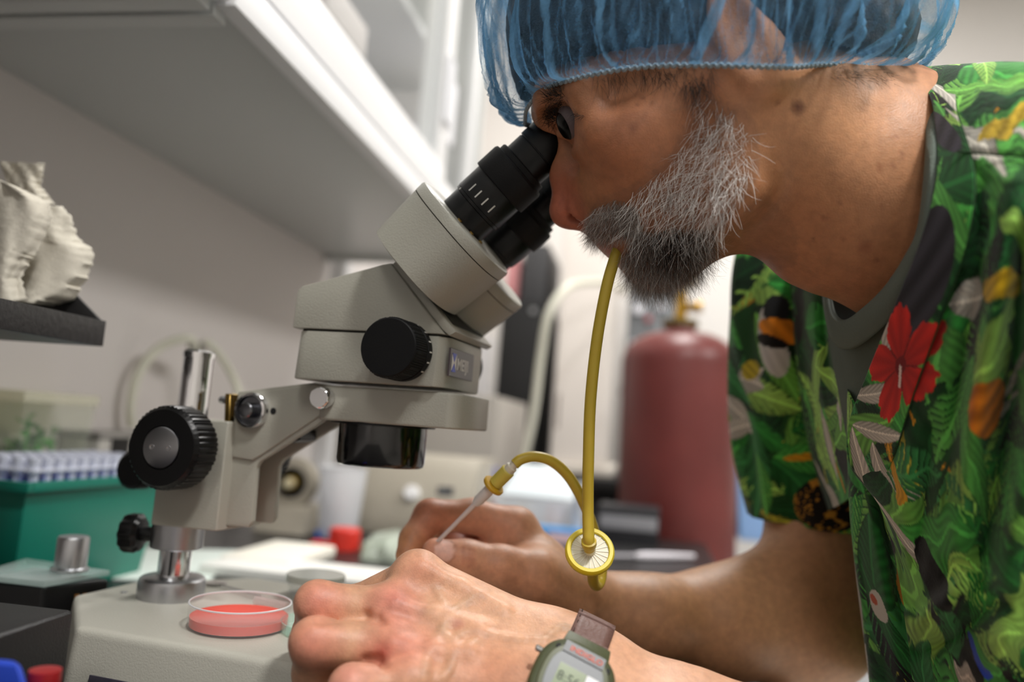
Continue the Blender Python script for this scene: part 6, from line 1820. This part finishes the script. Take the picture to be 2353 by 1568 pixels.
# ---- back of the scrub top and the near sleeve
ctrlB = [[(2108, 176, .474), (2230, 172, .430), (2400, 176, .38), (2620, 215, .335), (2830, 350, .30)],
         [(2130, 182, .545), (2270, 180, .53), (2450, 186, .51), (2700, 230, .47), (2960, 380, .42)],
         [(2140, 200, .62), (2290, 200, .63), (2500, 210, .64), (2780, 260, .62), (3060, 420, .56)],
         [(2080, 260, .70), (2250, 260, .72), (2480, 280, .74), (2780, 330, .74), (3080, 500, .70)],
         [(1960, 420, .72), (2150, 430, .76), (2400, 460, .79), (2700, 520, .80), (3000, 680, .78)]]
B_s = Sheet('scrub_back', ctrlB, 160, 160, (), 4, (.0015, 7))
B_s.build(M_CLOTH, shirt, print_leaves(B_s.u.ravel(), B_s.v.ravel(), 61))
cl2 = catmull([cc(a, b, c_).tolist() + [r] for a, b, c_, r in ((2620, 440, .365, .060), (2740, 560, .335, .066), (2850, 760, .318, .068), (2900, 1000, .315, .066), (2915, 1260, .317, .064))], 40)
cr2 = np.stack([np.interp(np.linspace(0, 1, 160), np.linspace(0, 1, len(cl2)), cl2[:, k]) for k in range(4)], 1)
tg2 = np.gradient(cr2[:, :3], axis=0); tg2 /= np.linalg.norm(tg2, axis=1)[:, None]
an2 = np.linspace(0, 2 * pi, 200); W2 = np.zeros((160, 200, 3))
for i in range(160):
    e1 = nrm(V(0, 0, 1) - tg2[i] * tg2[i][2]); e2 = np.cross(tg2[i], e1); t = i / 159
    f = 1 + .05 * np.sin(3 * an2 + 4 * t) + .03 * np.sin(7 * an2 - 6 * t) + .02 * np.sin(11 * an2 + 5 * t)
    W2[i] = cr2[i, :3] + (np.cos(an2)[:, None] * e1 + np.sin(an2)[:, None] * e2) * (cr2[i, 3] * f)[:, None]
u2 = np.tile((an2 * .064)[None], (160, 1)); v2 = np.tile(np.linspace(0, .19, 160)[:, None], (1, 200))
oS2 = fast_mesh('sleeve', cw(W2.reshape(-1, 3)), gridq(160, 200), M_CLOTH, shirt, print_leaves(u2.ravel(), v2.ravel(), 71))
# ------------------------------------------------------------------ mouth pipette: tube, filter, needle
mp = thing('mouth_pipette', 'yellow rubber tube with round filter and glass pipette, held between lips and fingers', 'mouth pipette', C(1355, 1268, .455))
M_YEL = mat('yellow_latex', '#c2a93a', .38, sss=.15, sssc=.002, var=.08, vscale=40)
M_YELF = mat('yellow_filter_plastic', '#e3cf2c', .3)
fc = C(1355, 1268, .455)
fnrm = nrm(UP * .62 - FW * .78 + RT * .03)
t1 = [cc(1425, 556, .452), cc(1414, 590, .449), cc(1394, 660, .449), cc(1372, 780, .449), cc(1357, 920, .449), cc(1352, 1060, .449), cc(1351, 1160, .450), cc(1352, 1215, .448), cc(1353, 1244, .4465), cc(1354, 1262, .4505)]
tube('mouth_tube', [cw(p)[0] for p in t1], .0033, M_YEL, mp, 20)
lathe('tube_end', [(.0033, 0), (.0043, .0004), (.0044, .0030), (.0040, .0042), (0, .0044)], C(1353, 1243, .4463), nrm(C(1354, 1262, .4503) - C(1353, 1243, .4463)), M_YEL, mp, 20)
R_f = .0141
fl_ = lathe('filter_rim', [(R_f * .76, .0016), (R_f * .80, .0026), (R_f * .93, .0026), (R_f, .0012), (R_f, -.0012), (R_f * .93, -.0026), (R_f * .78, -.0026), (R_f * .76, -.0016)], fc, fnrm, M_YELF, mp, 72, 50)
M_FW = mat('filter_white', '#e2dcc6', .4, sss=.2, sssc=.002)
fd_ = lathe('filter_disc', [(0, .0012), (R_f * .78, .0010), (R_f * .78, -.0010), (0, -.0012)], fc, fnrm, M_FW, mp, 64)
u_, v_, w_ = frame_of(fnrm)
for k in range(20):
    a = 2 * pi * k / 20; dr = u_ * cos(a) + v_ * sin(a); tg_ = np.cross(fnrm, dr)
    bm = bmesh.new(); box_bm(bm, fc + fnrm * .0009 + dr * .0026 - tg_ * .0002, dr * (R_f * .75 - .0026), tg_ * .0004, fnrm * .0006)
    bm_done('rib', bm, mat('filter_rib', '#f3efdf', .4), fd_)
lathe('inlet', [(.0034, .0008), (.0030, .004), (.0026, .008)], fc, fnrm, M_FW, mp, 20)
lathe('outlet', [(.0034, .0008), (.0028, .007), (0, .007)], fc, -fnrm, M_FW, mp, 20)
t2 = [cw(cc(1362, 1290, .462))[0], C(1362, 1318, .470), C(1364, 1338, .478), C(1372, 1346, .486), C(1381, 1330, .492), C(1382, 1290, .494), C(1368, 1230, .494), C(1345, 1165, .492), C(1310, 1100, .490), C(1270, 1062, .488), C(1230, 1050, .486), C(1198, 1056, .484), C(1182, 1068, .483)]
tube('return_tube', t2, .0033, M_YEL, mp, 20)
pA, pB = C(1186, 1064, .483), C(1008, 1243, .506)
ad = nrm(pB - pA); LL = np.linalg.norm(pB - pA)
pxm = lambda n: n * .487 / F
lathe('clear_adapter', [(.0022, pxm(0)), (.0028, pxm(12)), (.0036, pxm(14)), (.0036, pxm(30))], pA, ad, mat('milky_adapter', '#d8d3c2', .3), mp, 20)
lathe('barrel', [(0, pxm(26)), (.0042, pxm(26)), (.0046, pxm(28)), (.0046, pxm(72)), (.0040, pxm(74)), (0, pxm(76))], pA, ad, mat('yellow_barrel', '#cdbd55', .4), mp, 28)
lathe('barrel_flange', [(.004, pxm(74)), (.0066, pxm(75)), (.0074, pxm(78)), (.0072, pxm(84)), (.005, pxm(88)), (0, pxm(88))], pA, ad, mat('ochre_flange', '#c49a28', .4), mp, 32)
lathe('needle_hub', [(0, pxm(86)), (.0030, pxm(86)), (.0036, pxm(100)), (.0034, pxm(134)), (.0024, pxm(146)), (.0016, pxm(148))], pA, ad, mat('hub_white', '#d9d4d2', .3), mp, 24)
lathe('glass_capillary', [(.0017, pxm(140)), (.0014, pxm(200)), (.0013, LL + .012), (0, LL + .012)], pA, ad, mat('capillary_glass', '#dccfcd', .12, spec=.7), mp, 20)
adopt(mp)
for ch in mp.children:
    for g_ in ch.children: g_.matrix_parent_inverse = Matrix.Identity(4)

# ------------------------------------------------------------------ dishes on the microscope base
ZB = SO[2]
pc = onz(548, 1441, ZB)
dsh = thing('petri_dish', 'clear petri dish with red medium on the microscope base', 'petri dish', pc)
lathe('dish', [(0, .0004), (.0288, .0004), (.0296, .0010), (.0299, .0145), (.0292, .0146), (.0288, .0016), (0, .0014)], pc, Z_, M_CLEAR, dsh, 96)
lathe('medium', [(0, .0017), (.0285, .0017), (.0286, .0068), (.0276, .0064), (0, .0063)], pc, Z_, mat('red_medium', '#e0574a', .12, sss=.3, sssc=.004, spec=.5), dsh, 96)
lathe('dish_rim', [(.0292, .0142), (.0300, .0142), (.0301, .0149), (.0296, .0152), (.0291, .0149), (.0292, .0142)], pc, Z_, M_FROST, dsh, 96)
adopt(dsh)
pc2 = onz(752, 1452, ZB)
o = lathe('glass_dish', [(0, .0004), (.0265, .0004), (.0278, .0012), (.0282, .0065), (.0276, .0067), (.0268, .0014), (0, .0012)], pc2, Z_, glassy('greenish_glass', (.80, .91, .86, 1), .72, .04), None, 80); tag(o, 'shallow greenish glass dish half hidden by the near hand', 'glass dish')
pc3 = onz(722, 1368, ZB)
d3 = thing('lidded_dish', 'small clear lidded dish behind the near hand', 'dish', pc3)
lathe('dish', [(0, .0004), (.0185, .0004), (.0190, .001), (.0192, .009), (.0187, .009), (.0184, .0014), (0, .0012)], pc3, Z_, M_CLEAR, d3, 64)
lathe('lid', [(0, .0152), (.0205, .0152), (.0212, .0146), (.0213, .0105), (.0208, .0105), (.0206, .0140), (0, .0142)], pc3, Z_, mat('grey_clear_lid', '#b9bcb4', .15), d3, 64)
adopt(d3)
sp0 = onz(498, 1342, ZB + .001)
sc_ = thing('metal_spatula', 'thin steel spatula with round blade lying on the base', 'spatula', sp0)
lathe('blade', [(0, .0012), (.006, .0011), (.0078, .0006), (.0076, 0), (0, .0002)], sp0, Z_, M_CHROME, sc_, 32)
tube('handle', [onz(512, 1347, ZB + .002), onz(560, 1360, ZB + .0022), onz(600, 1372, ZB + .0022)], .0011, M_CHROME, sc_, 8)
adopt(sc_)
gt0, gt1 = onz(588, 1380, ZB + .0032), onz(660, 1396, ZB + .0032)
o = lathe('glass_vial', [(0, 0), (.0028, 0), (.003, .001), (.003, np.linalg.norm(gt1 - gt0))], gt0, nrm(gt1 - gt0), glassy('pink_glass', (.92, .82, .80, 1), .6, .04), None, 20); tag(o, 'small pinkish glass tube lying behind the petri dish', 'tube')

# ------------------------------------------------------------------ wristwatch
wp, ok = nmarch(na, [1306], [1588], .30, .60)
wp = wp[0]
ef = nrm(cc(1560, 1655, .398) - cc(1275, 1502, .412))             # along the forearm, away from the hand
wn = na.grad(wp[None])[0]; wn = nrm(wn - ef * (wn @ ef)); el2 = np.cross(wn, ef)   # across the wrist
if (el2 @ V(0, -1, 0)) < 0: el2 = -el2                               # towards twelve o'clock (upwards in the photo)
def ww(P): return cw(np.atleast_2d(P))
WO = wp + wn * .0012
def wl(x, y, z): return ww(WO + ef * x + el2 * y + wn * z)[0]
wt_ = thing('wristwatch', 'green cased digital watch with brown leather strap on the near wrist', 'watch', wl(0, 0, 0))
axw = nrm(wl(0, 0, 1) - wl(0, 0, 0));  exw = nrm(wl(1, 0, 0) - wl(0, 0, 0)); eyw = nrm(wl(0, 1, 0) - wl(0, 0, 0)); rdw = np.cross(eyw, axw); sgx = 1 if rdw @ exw > 0 else -1
def oct_(a, b, n=48, p=2.6):
    return [(a * np.sign(cos(t)) * abs(cos(t)) ** (2 / p), b * np.sign(sin(t)) * abs(sin(t)) ** (2 / p)) for t in np.linspace(0, 2 * pi, n, endpoint=False)]
def wloft(name, secs, m_, par, ang=35):
    bm = bmesh.new(); rows = []
    for (a, b, z) in secs: rows.append([bm.verts.new(tuple(wl(x, y, z))) for x, y in oct_(a, b)])
    bm.faces.new(rows[0][::-1]); bm.faces.new(rows[-1])
    for r0, r1 in zip(rows[:-1], rows[1:]):
        for i in range(len(r0)): bm.faces.new((r0[i], r0[(i + 1) % 48], r1[(i + 1) % 48], r1[i]))
    return bm_done(name, bm, m_, par, ang)
M_OLIVE = mat('olive_resin', '#474c30', .45, bump=.1, bscale=900)
case = wloft('case', [(.0165, .0175, 0), (.0185, .0195, .002), (.019, .020, .0055), (.0178, .0188, .0075), (.0155, .0165, .0085)], M_OLIVE, wt_)
wloft('bezel', [(.0156, .0166, .0084), (.0150, .0158, .0096), (.0132, .0138, .0098)], mat('olive_bezel', '#565b3a', .4), wt_)
wloft('dial', [(.0130, .0136, .0097), (.0128, .0134, .0101)], mat('dial_grey', '#6e7276', .35), wt_)
def wplate(name, x0, x1, y0, y1, z, m_, par, h=.0004):
    bm = bmesh.new()
    prism_bm(bm, [wl(x0, y0, z), wl(x1, y0, z), wl(x1, y1, z), wl(x0, y1, z)], axw * h)
    return bm_done(name, bm, m_, par)
lcd = wplate('lcd', -.0085, .0045, -.006, .0055, .0102, mat('lcd_green', '#7b8a63', .2), wt_)
text_mesh('lcd_digits', '8:56', .0062, .00005, wl(-.0078 * sgx, -.0022, .0107), rdw, eyw, mat('lcd_ink', '#39432f', .5), lcd)
wplate('light_panel', .0047, .0105, -.006, .0055, .0102, M_WHITE, wt_)
tp = wplate('top_plate', -.0098, .0098, .0108, .0160, .0099, mat('plate_dark_grey', '#55585c', .35), wt_, .0008)
text_mesh('plate_letters', 'INDIGLO', .0034, .00005, wl(-.0070 * sgx, .0122, .0109), rdw, eyw, mat('orange_print', '#d8522a', .5), tp, bold=.00006, sx=1.15)
for x in (-.0122, .0122):
    for y in (.0122, -.0122):
        lathe('case_screw', [(0, .0010), (.0011, .0010), (.0012, 0)], wl(x, y, .0086), axw, M_BLACKM, wt_, 14)
lathe('crown_button', [(.0014, 0), (.0016, .003), (.0012, .0036), (0, .0036)], wl(-.0178, .0085, .0042), -exw, M_CHROME, wt_, 16)
# lugs and strap following the wrist
for sg in (1, -1):
    bm = bmesh.new()
    frust_bm(bm, [wl(-.0115, sg * .017, .0012), wl(.0115, sg * .017, .0012), wl(.0115, sg * .017, .0072), wl(-.0115, sg * .017, .0072)], [wl(-.0108, sg * .0245, -.0012), wl(.0108, sg * .0245, -.0012), wl(.0108, sg * .0245, .0026), wl(-.0108, sg * .0245, .0026)])
    bm_done('lug', bm, M_OLIVE, wt_, 35, .0008, 2)
axc = WO - wn * .020
angs = np.linspace(radians(52), radians(360 - 52), 90)
pts = []
for x in (-.0100, -.0060, -.002, .002, .0060, .0100):
    dirs = np.cos(angs)[:, None] * wn + np.sin(angs)[:, None] * el2
    o_ = axc + ef * x + dirs * .06
    Pq, okq = na.march(o_, -dirs, 0.0, .058)
    pts.append(Pq + dirs * .0014)
pts = np.array(pts)                                              # across x along
base_ = pts.mean(0)[None] + (ef[None, None] * np.array([-.0100, -.0060, -.002, .002, .0060, .0100])[:, None, None])
pts = pts * .35 + base_ * .65
na_, nb_ = pts.shape[:2]
Wp = ww(pts.transpose(1, 0, 2).reshape(-1, 3))
st_ = fast_mesh('strap', Wp, gridq(nb_, na_), mat('brown_leather', '#6e5048', .5, bump=.3, bscale=500, var=.15, vscale=200), wt_)
m_ = st_.modifiers.new('thick', 'SOLIDIFY'); m_.thickness = .0022; m_.offset = 0
for sx_ in (-.0085, .0085):
    L_ = pts.mean(0) + ef * sx_ + (np.cos(angs)[:, None] * wn + np.sin(angs)[:, None] * el2) * .0012
    for i in range(4, 34, 2):
        bm = bmesh.new(); tube_bm(bm, ww(L_[i:i + 2]), .00035, 5); bm_done('stitch', bm, mat('stitch_dark', '#33211c', .8), st_)
for i0 in (7, 13):
    L_ = pts[:, i0] + (np.cos(angs[i0]) * wn + np.sin(angs[i0]) * el2) * .0016
    bm = bmesh.new(); tube_bm(bm, ww(L_[[0, 2, 3, 5]]), .0009, 8); bm_done('strap_keeper', bm, MATS['brown_leather'], st_)
adopt(wt_)
for ch in wt_.children:
    for g_ in ch.children: g_.matrix_parent_inverse = Matrix.Identity(4)
adopt(person)
